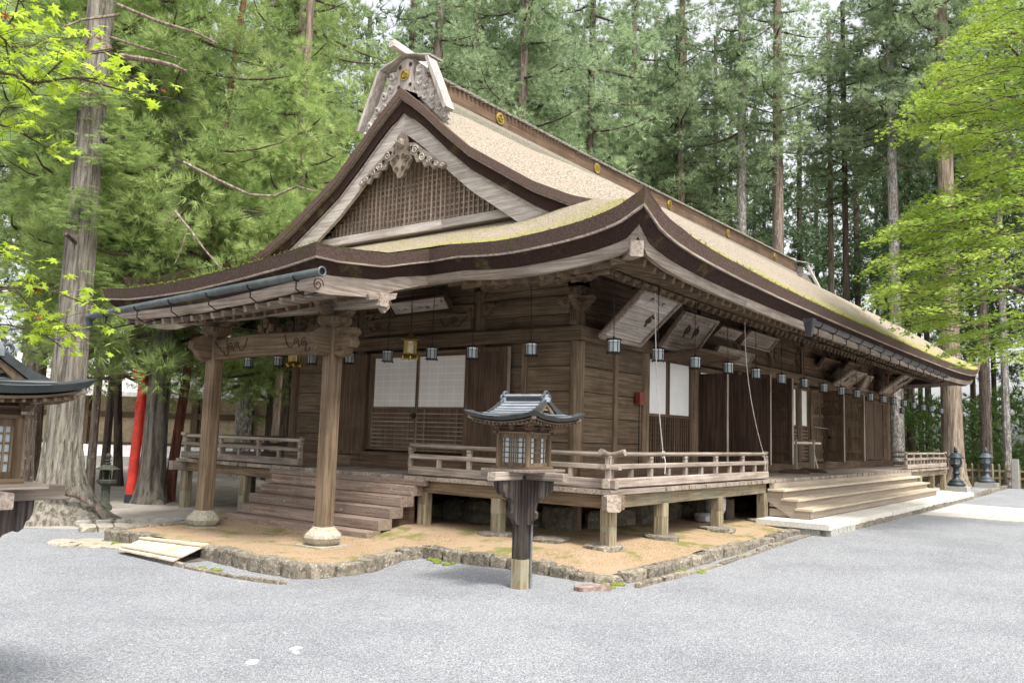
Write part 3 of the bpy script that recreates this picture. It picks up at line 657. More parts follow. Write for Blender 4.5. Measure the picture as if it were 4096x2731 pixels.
wb = H('wall_rainbow_beam', MB().quadstrip([[(-.13,y,3.30+.05*math.sin(math.pi*t)),(-.14,y,3.58+.06*math.sin(math.pi*t)),(-.03,y,3.6+.06*math.sin(math.pi*t)),(-.03,y,3.30)] for t, y in [(i/12, 2.05+i/12*2.6) for i in range(13)]]), WM['y'])
for side, y0 in ((1, 2.08), (-1, 4.62)):
    MB().tube(spiral((-.145, y0+side*.34, 3.48), (0,side,0), (0,0,1), .08, 1.5), .008, 5).tube(curve([(-.145, y0+side*a, z) for a, z in ((.03,3.54),(.09,3.48),(.14,3.47),(.19,3.40),(.27,3.38),(.33,3.40),(.42,3.44),(.5,3.40),(.58,3.42),(.66,3.54))]), .008, 5).obj('scroll', WB['y'], wb)

# ------------------------------------------------ ROOF
EX = 2.47
PB = [0,.8,1.72,2.86,4.16,5.21,5.8]; PZ = [3.95,4.29,4.74,5.37,6.22,7.1,7.6]
def lift(s, b): return (.25*math.exp(-max(s,0)/.45)+.25*math.exp(-max(s,0)/2.5))*math.exp(-b/1.5)
def zbase(b): return interp(b, PB, PZ)
GH = CY+EX      # half width, 5.8
VY = [0,.59,1.1,1.64,2.94,3.67,4.08]; VZg = [7.59,7.12,6.66,6.22,5.43,5.09,4.96]      # distance from centre, verge top
def vz(d): return interp(d, VY, VZg)
BB = [0,.3,.6,.97,1.72,2.4,3.1,3.8,4.7,5.47,5.8]; BA = [0,.12,.25,.40,.58,.62,.58,.48,.30,.12,.02]
def zedge(s, b): return zbase(b)+lift(s, b)+.2*S(b, 0, .8) if b < 1.7 else vz(GH-b)
def zlong(x, b):      # the bark swells inward from verge and hip
    l, r_ = xr(b); s = min(x+EX, L_+EX-x); k = S(x-l, -.02, 1.5)*S(r_-x, -.5, .9)
    ze0 = zedge(s, b); zn = zbase(b)+lift(s, b)+interp(b, BB, BA); return ze0+(zn-ze0)*k
def xr(b): return (-EX+b, L_+EX-b) if b < 1.7 else (-.77, L_+.77)
def porchbump(y, a): 
    t = S(y, -.6, .85)*S(G_-y, -.6, .85); return t*.10*math.exp(-a/1.2)
def zgab(y, a): return zbase(a)+lift(min(y+EX, G_+EX-y), a)+porchbump(y, a)+.2*S(a, 0, .8)*(1-S(y+EX-a, 0, 1.6)) - .32*S(y, 5.9, 7.6)
P1 = []; mossv = []
roof = MB()
def addgrid(P, ms, flip=False): roof.grid(P, flip); mossv.extend(v for row in ms for v in row)
bs = [0,.06,.15,.3,.5,.7,1.0,1.35,1.69,1.71,2.0,2.2,2.4,2.6,2.86,3.1,3.4,3.65,3.9,4.16,4.4,4.7,5.0,5.21,5.5,5.8]
for side in (0, 1):
    P = []; Mq = []
    for b in bs:
        x0, x1 = xr(b); row = []; mr = []
        for t in np.concatenate([np.linspace(0,.12,30)[:-1], np.linspace(.12,.88,34)[:-1], np.linspace(.88,1,30)]):
            x = x0+(x1-x0)*t; y = -EX+b if side == 0 else G_+EX-b
            row.append((x, y, zlong(x, b)+(.012*math.sin(x*5.1+b*3)*math.cos(x*2.3) if b < .3 else 0))); mr.append(max(0, 1.15-b*2.2)+.55*S(x, 2, 16)*max(0, 1-b/2.0))
        P.append(row); Mq.append(mr)
    addgrid(P, Mq, side == 1)
for side in (0, 1):   # gable skirts
    P = []; Mq = []
    for a in [0,.06,.2,.4,.7,1.0,1.4,1.8,2.2,2.6]:
        row = []; mr = []
        y0, y1 = -EX+a, G_+EX-a
        for t in np.linspace(0, 1, 70):
            y = y0+(y1-y0)*t; x = -EX+a if side == 0 else L_+EX-a
            row.append((x, y, zgab(y, a) if side == 0 else zgab(y, a)-porchbump(y, a))); mr.append(max(0, .85-a*.8)+.32)
        P.append(row); Mq.append(mr)
    addgrid(P, Mq, side == 0)
# porch roof
VX = [-4.44,-4.3,-4.05,-3.25,-2.47]; VZ = [3.79,3.77,3.79,3.87,4.09]
FY = [.85,1.56,2.45,3.47,4.4,5.15,5.9]; FZ = [3.79,3.71,3.64,3.58,3.57,3.58,3.64]
PY0, PY1 = .85, 5.9
def zporch(x, y):
    zf = interp(y, FY, FZ); t = ((x+EX)/(-4.44+EX))
    base = interp(x, VX, VZ); edge = max(0, min(y-PY0, PY1-y))
    return base + (zf-3.79)*S(t, 0, 1) + (0.0 if t > .99 else 0) + (zgab(y,0)-4.09)*(1-t)
P = []; Mq = []
for x in np.linspace(-4.44, -EX, 16):
    P.append([(x, y, zporch(x, y)) for y in np.linspace(PY0, PY1, 30)]); Mq.append([.75+.2*S(y,4,6) if x < -3.6 else .6 for y in range(30)])
addgrid(P, Mq, True)
ro = roof.obj('roof', THATCH, HALL, True, label='sloping bark thatched roof with moss along its edges')
at = ro.data.attributes.new('moss', 'FLOAT', 'POINT'); at.data.foreach_set('value', np.array(mossv, dtype=np.float32))
# shaggy moss tufts on the eave
fr_ = MB(); rr = random.Random(3)
def frill(p, n):
    for _ in range(n):
        q = Vector(p)+Vector((rr.uniform(-.04,.04), rr.uniform(-.04,.04), rr.uniform(-.012,.012))); d = Vector((rr.uniform(-1,1), rr.uniform(-1,1), rr.uniform(-.2,1))).normalized()*rr.uniform(.015,.035)
        s_ = Vector((rr.uniform(-1,1), rr.uniform(-1,1), rr.uniform(-1,1))).normalized()*.008; b = len(fr_.v); fr_.v += [tuple(q-s_), tuple(q+s_), tuple(q+d)]; fr_.f.append((b,b+1,b+2))
for x in np.arange(-EX, L_+EX, .03):
    if R.random() < .35+.6*S(x, -1, 5): frill((x, -EX+.01, zlong(x,0)), 5)
for y in np.arange(-EX, PY0, .035): frill((-EX+.01, y, zgab(y,0)), 3 if R.random() < .6 else 0)
for y in np.arange(PY0, PY1, .03): frill((-4.43, y, interp(y,FY,FZ)), 7 if y > 2 else 3)
for x in np.arange(-4.44,-EX,.03): frill((x, PY0+.01, interp(x,VX,VZ)), 3)
fo = fr_.obj('eave_moss', MOSS, HALL); fo['kind'] = 'stuff'

# boundary sweep of the eaves: cut bark, strip, dark bark, wooden fascia
def boundary():
    B = []
    for x in np.concatenate([np.linspace(L_+EX, L_-2, 16)[:-1], np.linspace(L_-2, 3, 14)[:-1], np.linspace(3, -EX, 26)[:-1]]): B.append(Vector((x, -EX, zlong(x, 0))))
    for y in np.concatenate([np.linspace(-EX, -1, 14)[:-1], np.linspace(-1, PY0, 9)[:-1]]): B.append(Vector((-EX, y, zgab(y, 0))))
    for x in np.linspace(-EX, -4.44, 15)[:-1]: B.append(Vector((x, PY0, interp(x, VX, VZ))))
    for y in np.linspace(PY0, PY1, 20)[:-1]: B.append(Vector((-4.44, y, interp(y, FY, FZ))))
    for x in np.linspace(-4.44, -EX, 12)[:-1]: B.append(Vector((x, PY1, zporch(x, PY1))))
    for y in np.linspace(PY1, G_+EX, 12)[:-1]: B.append(Vector((-EX, y, zgab(y, 0))))
    for x in np.linspace(-EX, L_+EX, 40)[:-1]: B.append(Vector((x, G_+EX, zlong(x, 0))))
    for y in np.linspace(G_+EX, -EX, 30)[:-1]: B.append(Vector((L_+EX, y, zbase(0)+lift(min(y+EX, G_+EX-y), 0))))
    return B
BD = boundary()
CORN = [Vector((a, b, 0)) for a, b in ((-EX,-EX),(-4.44,PY0),(-4.44,PY1),(-EX,G_+EX),(L_+EX,-EX),(L_+EX,G_+EX),(-EX,PY0),(-EX,PY1))]
BD = [p for p in BD if not any(1e-4 < (Vector((p.x,p.y,0))-c).length < .33 for c in CORN)]
nB = len(BD); IN = []
for i, p in enumerate(BD):
    a = (p-BD[i-1]); b = (BD[(i+1) % nB]-p); a.z = b.z = 0; a.normalize(); b.normalize()
    na, nb = Vector((a.y,-a.x,0)), Vector((b.y,-b.x,0)); mm = na+nb; mm = mm/(mm.dot(na) if abs(mm.dot(na)) > .2 else 1); IN.append(mm)
def thick(p):      # eaves get deeper toward the corners
    c = min(math.hypot(p.x+EX, p.y+EX), math.hypot(p.x-L_-EX, p.y+EX)); return 1+.18*math.exp(-c/2)
def sweep(name, prof, mt, closed_prof=True, smooth=True, parent=None, rng=None):
    rings = []
    ids = rng or list(range(nB))+[0]
    for i in ids:
        p, n_ = BD[i], IN[i]; k = thick(p); on = 1.0 if p.x < -2.6 else 0
        ex = .11*S(-p.x, EX, EX+.8)*(1-S(p.y, 1.0, 1.4)) if name == 'fascia_board' else 0
        rings.append([p+n_*d+Vector((0,0,-z*k-(ex if z > .4 else 0))) for d, z in prof])
    mb = MB(); mb.quadstrip(rings, True, False); return H(name, mb, mt, parent, smooth)
sweep('eave_bark_edge', [(0,.0),(.045,.15),(.3,.15),(.3,.02)], EDGE1)
sweep('eave_strip', [(.035,.151),(.04,.172),(.3,.172),(.3,.151)], WL['x'])
sweep('lower_bark_edge', [(.07,.173),(.17,.315),(.42,.315),(.42,.173)], EDGE2)
# fascia boards, cut into boards so that each is a piece
cornerA = next(i for i, p in enumerate(BD) if abs(p.x+EX) < 1e-6 and abs(p.y+EX) < 1e-6)
jn = next(i for i, p in enumerate(BD) if abs(p.x+EX) < 1e-6 and abs(p.y-PY0) < 1e-6)
pc1 = next(i for i, p in enumerate(BD) if abs(p.x+4.44) < 1e-6 and abs(p.y-PY0) < 1e-6)
pc2 = next(i for i, p in enumerate(BD) if abs(p.x+4.44) < 1e-6 and abs(p.y-PY1) < 1e-6)
cuts = sorted({0, 13, 24, 36, cornerA, jn, pc1, pc2, pc2+9, pc2+18, pc2+50, nB})
for a, b in zip(cuts, cuts[1:]):
    ids = [i % nB for i in range(a, b+1)]
    mid = BD[ids[len(ids)//2]]; ax = 'y' if abs((BD[ids[-1]]-BD[ids[0]]).y) > abs((BD[ids[-1]]-BD[ids[0]]).x) else 'x'
    hh = .435
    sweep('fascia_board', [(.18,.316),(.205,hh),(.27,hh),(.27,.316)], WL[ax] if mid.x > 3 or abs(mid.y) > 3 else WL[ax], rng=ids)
# soffit boards from the fascia up to the wall plate
sof = MB(); nx = 60
def ze(x): return zlong(x, 0)-.435*thick(Vector((x,-EX,0)))
def sofz(o, q): return interp(q, [-EX+.24, -EX+1.2, 0], [o+.05, o*.45+4.2*.55-.02, 4.33])
def inr(v, a, b, n=6): return [a+(b-a)*t for t in np.linspace(0, 1, n)]
sof.grid([[(x, q, sofz(ze(x), q)) for q in inr(x, -EX+.24, min(0, x, L_-x))] for x in np.linspace(-EX+.25, L_+EX-.25, nx)])
def zg(y): return zgab(y, 0)-.435*thick(Vector((-EX,y,0)))
sof.grid([[(q, y, sofz(zg(y), q)) for q in inr(y, -EX+.24, min(0, y, G_-y))] for y in np.linspace(-EX+.25, G_+EX-.25, 40)], True)
sof.grid([[(x, y, interp(x, [-4.2,-3.16,-2.2,-1.2,0], [3.385,3.57,3.80,4.03,4.3])+ (zporch(-4.2,y)-3.78)*S(-x,1,4.2)) for y in np.linspace(PY0+.2, PY1-.2, 12)] for x in np.linspace(-4.2, -.9, 10)])
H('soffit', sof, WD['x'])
# rafters in two tiers
def rafter(p0, p1, s=.07, h=.085, mt=WM): H('rafter', MB().beam(p0, p1, s, h, .004), mt['y' if abs(p1[1]-p0[1]) > abs(p1[0]-p0[0]) else 'x'])
x = -2.12
while x < L_+2.1:
    hip = 0 if 0 <= x <= L_ else (x if x < 0 else L_-x)     # ends at the hip
    o = ze(x)
    yf = -EX+.33
    zz = lambda y: interp(y, [-EX+.24, -EX+1.2, 0], [o+.05, o*.45+4.2*.55-.02, 4.33])
    if hip-.05 > yf: rafter((x, yf, zz(yf)-.085), (x, max(min(hip, -.9), yf+.05), zz(min(hip,-.9))-.07))
    if hip > -1.25: rafter((x, -1.42, zz(-1.42)-.19), (x, max(hip,-1.3) if hip < 0 else -.02, zz(min(hip,0))-.10))
    x += .262
y = -2.12
while y < .9:
    hip = 0 if y >= 0 else y; o = zg(y); xf = -EX+.33
    zz = lambda v: interp(v, [-EX+.24, -EX+1.2, 0], [o+.05, o*.45+4.2*.55-.02, 4.335])
    if hip-.05 > xf: rafter((xf, y, zz(xf)-.085), (min(hip,-.9), y, zz(min(hip,-.9))-.07))
    if hip > -1.25: rafter((-1.42, y, zz(-1.42)-.19), (hip if hip < 0 else -.02, y, zz(min(hip,0))-.10))
    y += .262
H('eave_batten', MB().tube([(x, -1.36, interp(-1.36,[-EX+.24,-EX+1.2,0],[ze(x)+.05,ze(x)*.45+4.2*.55-.02,4.33])-.14) for x in np.linspace(-1.36, L_+1.36, 40)], .045, 4), WM['x'])
H('eave_batten', MB().tube([(-1.36, y, interp(-1.36,[-EX+.24,-EX+1.2,0],[zg(y)+.05,zg(y)*.45+4.2*.55-.02,4.33])-.14) for y in np.linspace(-1.36, 1.2, 12)], .045, 4), WM['y'])
H('hip_rafter', MB().beam((0,0,4.13),(-1.2,-1.2,3.92), .15, .19, .01).beam((-1.0,-1.0,3.97),(-2.24,-2.24,3.80), .16, .19, .01), WL['x'])
y = 1.12
while y < 5.7:
    dz = (zporch(-4.2, y)-3.78); rafter((-4.13, y, 3.30+dz), (-2.9, y, 3.53+dz*.6), .065, .08, WL); rafter((-3.45, y, 3.36+dz*.8), (-.9, y, 4.0), .06, .075); y += .25
# scroll end and pendant of the porch verge
H('verge_scroll', MB().tube(spiral((-4.22, PY0+.19, 3.33), (1,0,0), (0,0,1), .085, 1.6), .008, 5), WB['x'])
pe = H('verge_pendant', MB().prism([(-3.2,PY0+.16,3.36),(-2.9,PY0+.16,3.42),(-2.93,PY0+.16,3.34),(-3.02,PY0+.16,3.31),(-3.03,PY0+.16,3.2),(-3.12,PY0+.16,3.12),(-3.21,PY0+.16,3.2),(-3.24,PY0+.16,3.29),(-3.4,PY0+.16,3.26),(-3.42,PY0+.16,3.33)], (0,.06,0)), WL['x'])
for s_, c_ in ((1,-3.06),(-1,-3.18)): MB().tube(spiral((c_, PY0+.155, 3.25), (s_,0,0), (0,0,1), .05, 1.4), .008, 5).obj('scroll', WM['x'], pe)

# ------------------------------------------------ gable
ds = list(np.linspace(0, 4.3, 30))
def gband(name, dz0, dz1, x0, x1, mt, dmax, parent=None, taper=0):
    rings = []
    for d in [-t for t in ds[::-1] if t <= dmax][:-1]+[t for t in ds if t <= dmax]:
        z = vz(abs(d)) if abs(d) < 4.08 else 4.96-.2*(abs(d)-4.08); k = 1.12 if abs(d) < .25 else 1
        rings.append([(x0, CY+d, z-dz0*k),(x0, CY+d, z-dz1*k-taper*abs(d)),(x1, CY+d, z-dz1*k-taper*abs(d)),(x1, CY+d, z-dz0*k)])
    return H(name, MB().quadstrip(rings), mt, parent, True)
for sgn, X0 in ((1, -.77), (-1, L_+.77)):
    f = lambda a: X0+sgn*a
    gband('verge_bark_edge', -.005, .14, f(0), f(.8), EDGE1, 4.2)
    gband('verge_strip', .142, .168, f(.015), f(.8), WL['y'], 4.2)
    gband('lower_verge_edge', .17, .37, f(.09), f(.8), EDGE2, 4.2)
    for s_ in (-1, 1):     # the two barge boards meet at the top
        rings = []
        for d in [t for t in np.linspace(0, 3.75, 22)]:
            z = vz(d); hgt = .36+.05*math.exp(-d/.3)+.10*S(d, 1.5, 3.7); x0 = f(.15)
            rings.append([(x0, CY+s_*d, z-.372),(x0, CY+s_*d, z-.372-hgt),(x0+sgn*.07, CY+s_*d, z-.372-hgt),(x0+sgn*.07, CY+s_*d, z-.372)])
        bb = H('barge_board', MB().quadstrip(rings), WP['y'], smooth=True)
        r2 = [[(f(.13), CY+s_*d, vz(d)-.374),(f(.13), CY+s_*d, vz(d)-.42),(f(.15), CY+s_*d, vz(d)-.42),(f(.15), CY+s_*d, vz(d)-.374)] for d in np.linspace(0, 3.75, 22)]
        MB().quadstrip(r2).obj('moulding', WP['y'], bb, True)
# gable wall, sill and lattice
gw = MB().prism([(-.26, CY+d, z) for d, z in [(-2.6,4.95),(2.6,4.95),(1.64,5.95),(0,7.2),(-1.64,5.95)]], (.06,0,0))
GW = H('gable_wall', gw, WLAT)
GWB = H('gable_wall', MB().prism([(L_+.02, CY+d, z) for d, z in [(-2.55,5.1),(2.55,5.1),(1.64,5.95),(0,7.2),(-1.64,5.95)]], (.06,0,0)), WLAT)
H('gable_sill', MB().beam((-.4,.1,5.10),(-.4,2.5,5.10), .14, .15, .008), WP['y']); H('gable_sill', MB().beam((-.4,2.5,5.098),(-.4,6.05,5.098), .142, .16, .008), WP['y'])
def topz(y): return vz(abs(y-CY))-.372-.34
y = .85; 
while y < 5.85:
    zt = min(topz(y)+.12, 6.62)
    if zt > 5.24: MB().beam((-.315,y,5.16),(-.315,y,zt), .036, .034, .003).obj('lattice_bar', WL['z'], GW)
    y += .107
z = 5.26
while z < 6.5:
    half = max(.1, interp(z, [5.3,5.6,6.0,6.6], [2.5,2.0,1.45,.7])); MB().beam((-.303,CY-half,z),(-.303,CY+half,z), .02, .03, .003).obj('lattice_bar', WL['y'], GW); z += .1
# carved pendant
GX = -.68
def sym(pl): return [(GX, CY+a, b) for a, b in pl]+[(GX, CY-a, b) for a, b in pl[::-1]]
pend = H('gable_pendant', MB().prism(sym([(0,6.82),(.1,6.74),(.16,6.55),(.14,6.45),(.24,6.38),(.26,6.28),(.19,6.2),(.17,6.13),(.09,6.07),(.06,6.0),(0,5.97)]), (.06,0,0)), WL['z'])
for s_ in (1,-1):
    for (a, b, r_, t) in ((.15,6.3,.07,1.5),(.07,6.14,.05,1.4),(.06,6.36,.05,1.3)): MB().tube(spiral((GX-.004, CY+s_*a, b), (0,s_,0), (0,0,1), r_, t), .01, 5).obj('scroll', WD['z'], pend)
    wing = [(.2,6.58),(.32,6.56),(.5,6.42),(.66,6.32),(.85,6.17),(1.02,6.1),(1.06,6.03),(.98,5.98),(.88,6.03),(.78,6.0),(.7,6.1),(.58,6.08),(.5,6.2),(.38,6.2),(.32,6.32),(.22,6.38)]
    pts = [(GX+.01, CY+s_*a, b) for a, b in wing]
    wg = H('pendant_wing', MB().prism(pts if s_ < 0 else pts[::-1], (.05,0,0)), WL['y'])
    for (a, b, r_, t, sg) in ((.34,6.43,.08,1.5,1),(.52,6.28,.075,1.6,-1),(.68,6.18,.06,1.4,1),(.86,6.1,.05,1.4,-1),(.99,6.04,.04,1.2,1)): MB().tube(spiral((GX+.0, CY+s_*a, b), (0,s_,0), (0,0,1), r_, t, sg), .012, 5).obj('scroll', WP['y'], wg)
    for (a, b, r_) in ((.43,6.35,.028),(.6,6.24,.025),(.77,6.13,.022),(.26,6.48,.03)): MB().lathe([(r_,0),(r_,.012)], (0,0,0), 10).obj('pierced_hole_shade', IRON, wg).matrix_local = Matrix.Translation((GX+.008, CY+s_*a, b)) @ Matrix.Rotation(-math.pi/2, 4, 'Y')  # black discs stand for the shade in the pierced holes
bo = H('hexagonal_boss', MB().lathe([(.09,0),(.1,.015),(.075,.03),(.05,.05)], (0,0,0), 6), WL['z']); bo.matrix_local = Matrix.Translation((GX, CY, 6.6)) @ Matrix.Rotation(-math.pi/2, 4, 'Y')
MB().lathe([(.018,.04),(.018,.14)], (0,0,0), 8).obj('peg', WL['x'], bo)
# ------------------------------------------------ ridge
def rz_(x): return .16*S(x, 4, 20)
ridge = MB(); rb1 = MB()
xs = list(np.linspace(-.42, L_+.5, 9))
for i, (a, b) in enumerate(zip(xs, xs[1:])):
    q = []
    for x in (a+.002, b-.002):
        z0, z1 = 7.64, 7.95+rz_(x); q.append([(x,CY-.24,z0),(x,CY-.22,z1),(x,CY+.22,z1),(x,CY+.24,z0)])
    mb = MB().quadstrip(q); H('ridge_board', mb, WD['x'])
q = [[(x,CY-.40,7.30),(x,CY-.35,7.53),(x,CY-.27,7.64+rz_(x)*.5),(x,CY+.27,7.64+rz_(x)*.5),(x,CY+.35,7.53),(x,CY+.40,7.30)] for x in np.linspace(-.6, L_+.6, 14)]
H('ridge_thatch', MB().quadstrip(q), simple('mossy_ridge_thatch', (.13,.12,.09), .95, c2=(.24,.22,.17), sc_=40, bump=.02, c3=(.20,.21,.08), sc3=6))
TILE = simple('ridge_tile_stone', (.34,.32,.27), .9, c2=(.2,.19,.15), sc_=12, bump=.01, rnd=.12)
tl = MB().prism([(0,-.27,0),(.075,-.27,0),(.075,-.27,.035),(.05,-.27,.055),(.0,-.27,.055)][::-1], (0,.0,0))
tm = MB(); tm.beam((0,-.30,-.05),(0,0,.06), .078, .045, .008).beam((0,0,.06),(0,.30,-.05), .078, .045, .008); tme = tm.mesh('ridge_tile', TILE)
x = -.4; ct = 0
while x < L_+.45:
    o = link('ridge_tile', tme, HALL, loc=(x, CY, 8.02+rz_(x)+R.uniform(-.005,.005))); x += .127; ct += 1
mt_, ntc, bc = newmat('crest_gold'); bc.inputs['Base Color'].default_value = (.45,.31,.08,1); bc.inputs['Metallic'].default_value = .6; bc.inputs['Roughness'].default_value = .4; CREST = mt_
def crest(c, r, ax, ay, nrm, kind, parent):
    c, ax, ay, nrm = Vector(c), Vector(ax), Vector(ay), Vector(nrm)
    ring = lambda rr_, d: [c+nrm*d+(ax*math.cos(2*math.pi*k/28)+ay*math.sin(2*math.pi*k/28))*rr_ for k in range(28)]
    cr_ = H('crest', MB().quadstrip([ring(r,0), ring(r,.02)]), CREST, parent if parent else None, label='round gilt family crest')
    k = cr_
    if kind == 0:       # two swirling commas
        for s_ in (0, math.pi):
            pts = []; rs = []
            for i in range(16):
                t = i/15; a = s_+t*math.pi*1.35; q = r*(.36+.5*t); pts.append(c+nrm*.02+(ax*math.cos(a)+ay*math.sin(a))*q); rs.append(r*.26*(1-t)**.8+.002)
            MB().tube(pts, rs, 8).obj('crest_comma', GOLDD, k)
    else:
        for i in range(7):
            yy = (i-3)*r*.24; MB().beam(c+nrm*.024+ax*yy-ay*r*.62*math.cos(yy/r), c+nrm*.024+ax*yy+ay*r*.62*math.cos(yy/r), r*.08, .01, .002, nrm).obj('crest_stroke', GOLDD, k)
for i, x in enumerate([1.76, 5.44, 9.16, 13.1, 17.1]): crest((x, CY-.243, 7.80+rz_(x)*.8), .12, (1,0,0), (0,0,1), (0,-1,0.05), i % 2, None)
# ridge end ornament
OX = -.66
def orn(sgn, OX):
    o = H('ridge_end_board', MB().prism([(OX, CY+a, b) for a, b in [(-.5,7.36),(-.34,7.38),(-.3,7.5),(-.2,7.55),(-.22,7.66),(-.19,7.85),(-.22,7.98),(-.17,8.1),(-.05,8.16),(.05,8.16),(.17,8.1),(.22,7.98),(.19,7.85),(.22,7.66),(.2,7.55),(.3,7.5),(.34,7.38),(.5,7.36),(.2,7.5),(0,7.6),(-.2,7.5)]][::-1 if sgn > 0 else 1], (sgn*.08,0,0)), WP['z'])
    for (a, b, r_) in ((-.13,8.03,.04),(.13,8.03,.04),(-.14,7.66,.035),(.14,7.66,.035)): MB().lathe([(r_,0),(r_,.01)], (0,0,0), 10).obj('hole_shade', WB['z'], o).matrix_local = Matrix.Translation((OX-sgn*.001, CY+a, b)) @ Matrix.Rotation(-sgn*math.pi/2, 4, 'Y')  # dark discs on the board paint the shade of its holes
    crest((OX-sgn*.004, CY, 7.86), .105, (0,-1,0), (0,0,1), (-sgn,0,0), 0, None)
    for s_ in (-1, 1):
        pl = [(.22,7.62),(.24,7.98),(.34,8.0),(.44,7.9),(.46,7.74),(.6,7.66),(.66,7.5),(.74,7.42),(.8,7.3),(.95,7.14),(1.02,7.0),(1.06,6.86),(.96,6.84),(.4,7.34),(.3,7.4)]
        pts = [(OX+sgn*.02, CY+s_*a, b) for a, b in pl]
        wv = H('cloud_board', MB().prism(pts if s_*sgn < 0 else pts[::-1], (sgn*.06,0,0)), WP['y'])
        for (a, b, r_) in ((.34,7.88,.10),(.36,7.66,.10),(.52,7.56,.10),(.50,7.36,.09),(.68,7.32,.10),(.70,7.13,.08),(.86,7.08,.09),(.97,6.93,.07)):
            MB().tube(spiral((OX+sgn*.012, CY+s_*a, b), (0,s_,0), (0,0,1), r_*.72, .95, 1, 1), [.036*(1-.3*i/18) for i in range(19)], 6).obj('cloud_scroll', WP['y'], wv, True)
        # slanting cover boards
        H('cover_board', MB().prism([(OX-sgn*.10, CY+s_*.55, 8.04),(OX-sgn*.10, CY+s_*.62, 8.04),(OX-sgn*.10, CY+s_*1.10, 7.02),(OX-sgn*.10, CY+s_*1.03, 7.0)][::1 if s_*sgn < 0 else -1], (sgn*.22,0,0)), WP['z'])
        H('cap_board', MB().beam((OX+sgn*.1, CY+s_*.0, 8.24),(OX+sgn*.1, CY+s_*.66, 8.05), .34, .03, .006), WP['y'])
    H('ridge_pole', MB().beam((OX-sgn*.36,CY,8.31),(OX+sgn*.5,CY,8.22), .13, .13, .01), WP['x'])
orn(1, -.66); orn(-1, L_+.66)
# ------------------------------------------------ gutters, conduit
def gutter(p0, p1, r, mt, nbr, inn, cap=True):
    p0, p1 = Vector(p0), Vector(p1); rings = []
    d = (p1-p0).normalized(); sx = d.cross(Vector((0,0,1))).normalized()
    for p in (p0, p1):
        rg = [p+sx*math.cos(a)*r+Vector((0,0,1))*math.sin(a)*r for a in np.linspace(-math.pi*(1 if mt is GUTTERD else 1.42), 0.0 if mt is GUTTERD else math.pi*.42, 15)]
        rg += [p+sx*math.cos(a)*(r-.008)+Vector((0,0,1))*math.sin(a)*(r-.008) for a in np.linspace(0.0 if mt is GUTTERD else math.pi*.42, -math.pi*(1 if mt is GUTTERD else 1.42), 15)]; rings.append(rg)
    g = H('gutter', MB().quadstrip(rings), mt, smooth=True)
    for i in range(nbr):
        t = (i+.5)/nbr; c = p0+(p1-p0)*t
        MB().tube([c+sx*math.cos(a)*(r+.006)+Vector((0,0,1))*math.sin(a)*(r+.006) for a in np.linspace(-math.pi*1.02, 0.1, 12)], .009, 5).obj('gutter_strap', IRON, g)
        b0 = c+Vector((0,0,-r)); MB().tube([b0, b0+Vector((0,0,-.1)), b0+inn*.12+Vector((0,0,-.16)), b0+inn*.5+Vector((0,0,-.04))], .01, 5).obj('gutter_hook', IRON, g)
    return g
g = gutter((-4.5,.65,3.40),(-4.5,6.03,3.21), .052, GUTTER, 6, Vector((1,0,0)))
MB().tube([(-4.5+.052*math.cos(a),.64,3.40+.052*math.sin(a)) for a in np.linspace(0,6.2832,17)], .013, 6).obj('end_ring', GUTTER, g); MB().tube([(-4.5,.655,3.40),(-4.5,.65,3.40)], .05, 14).obj('end_shade', IRON, g); MB().tube([(-4.5,6.0,3.2),(-4.5,6.1,3.19),(-4.48,6.12,2.98)], [.062,.058,.04], 10).obj('downspout', GUTTER, g)  # black disc paints the shade inside the open gutter end
g = gutter((3.05,-2.56,3.60),(14.6,-2.56,3.53), .075, GUTTERD, 14, Vector((0,1,0)))
MB().lathe([(.05,3.33),(.065,3.38),(.12,3.62)], (3.0,-2.56,0), 4, 1, math.pi/4).obj('rain_head', GUTTERD, g)
cd = H('eave_conduit', MB().tube([(-1.25,2.2,3.86),(-1.25,.5,3.86),(-1.3,-.8,3.93),(-1.33,-1.3,3.95),(-1.0,-1.4,3.93),(.5,-1.4,3.87),(8,-1.4,3.82),(17,-1.4,3.82)], .014, 6), IRON)
LANL = [(-1.3,-1.4),(-.06,-1.4),(1.16,-1.4),(2.44,-1.4),(3.68,-1.4),(4.97,-1.4),(6.29,-1.4),(7.55,-1.4),(8.83,-1.4),(10.09,-1.4),(11.3,-1.4),(12.59,-1.4),(13.74,-1.4),(14.91,-1.4),(16.11,-1.4),(17.45,-1.4),(18.67,-1.4)]
LANG = [(-1.25,-.03),(-1.25,1.05),(-1.25,1.87),(-1.25,2.84),(-1.25,3.75),(-1.25,4.71),(-1.25,5.64),(-1.25,6.54),(-1.25,7.6)]
for x, y in LANL[:8]+LANG[:3]: MB().lathe([(.04,3.82),(.045,3.85),(.045,3.9),(.02,3.93)], (x, y, 0), 8).obj('junction_box', IRON, cd)
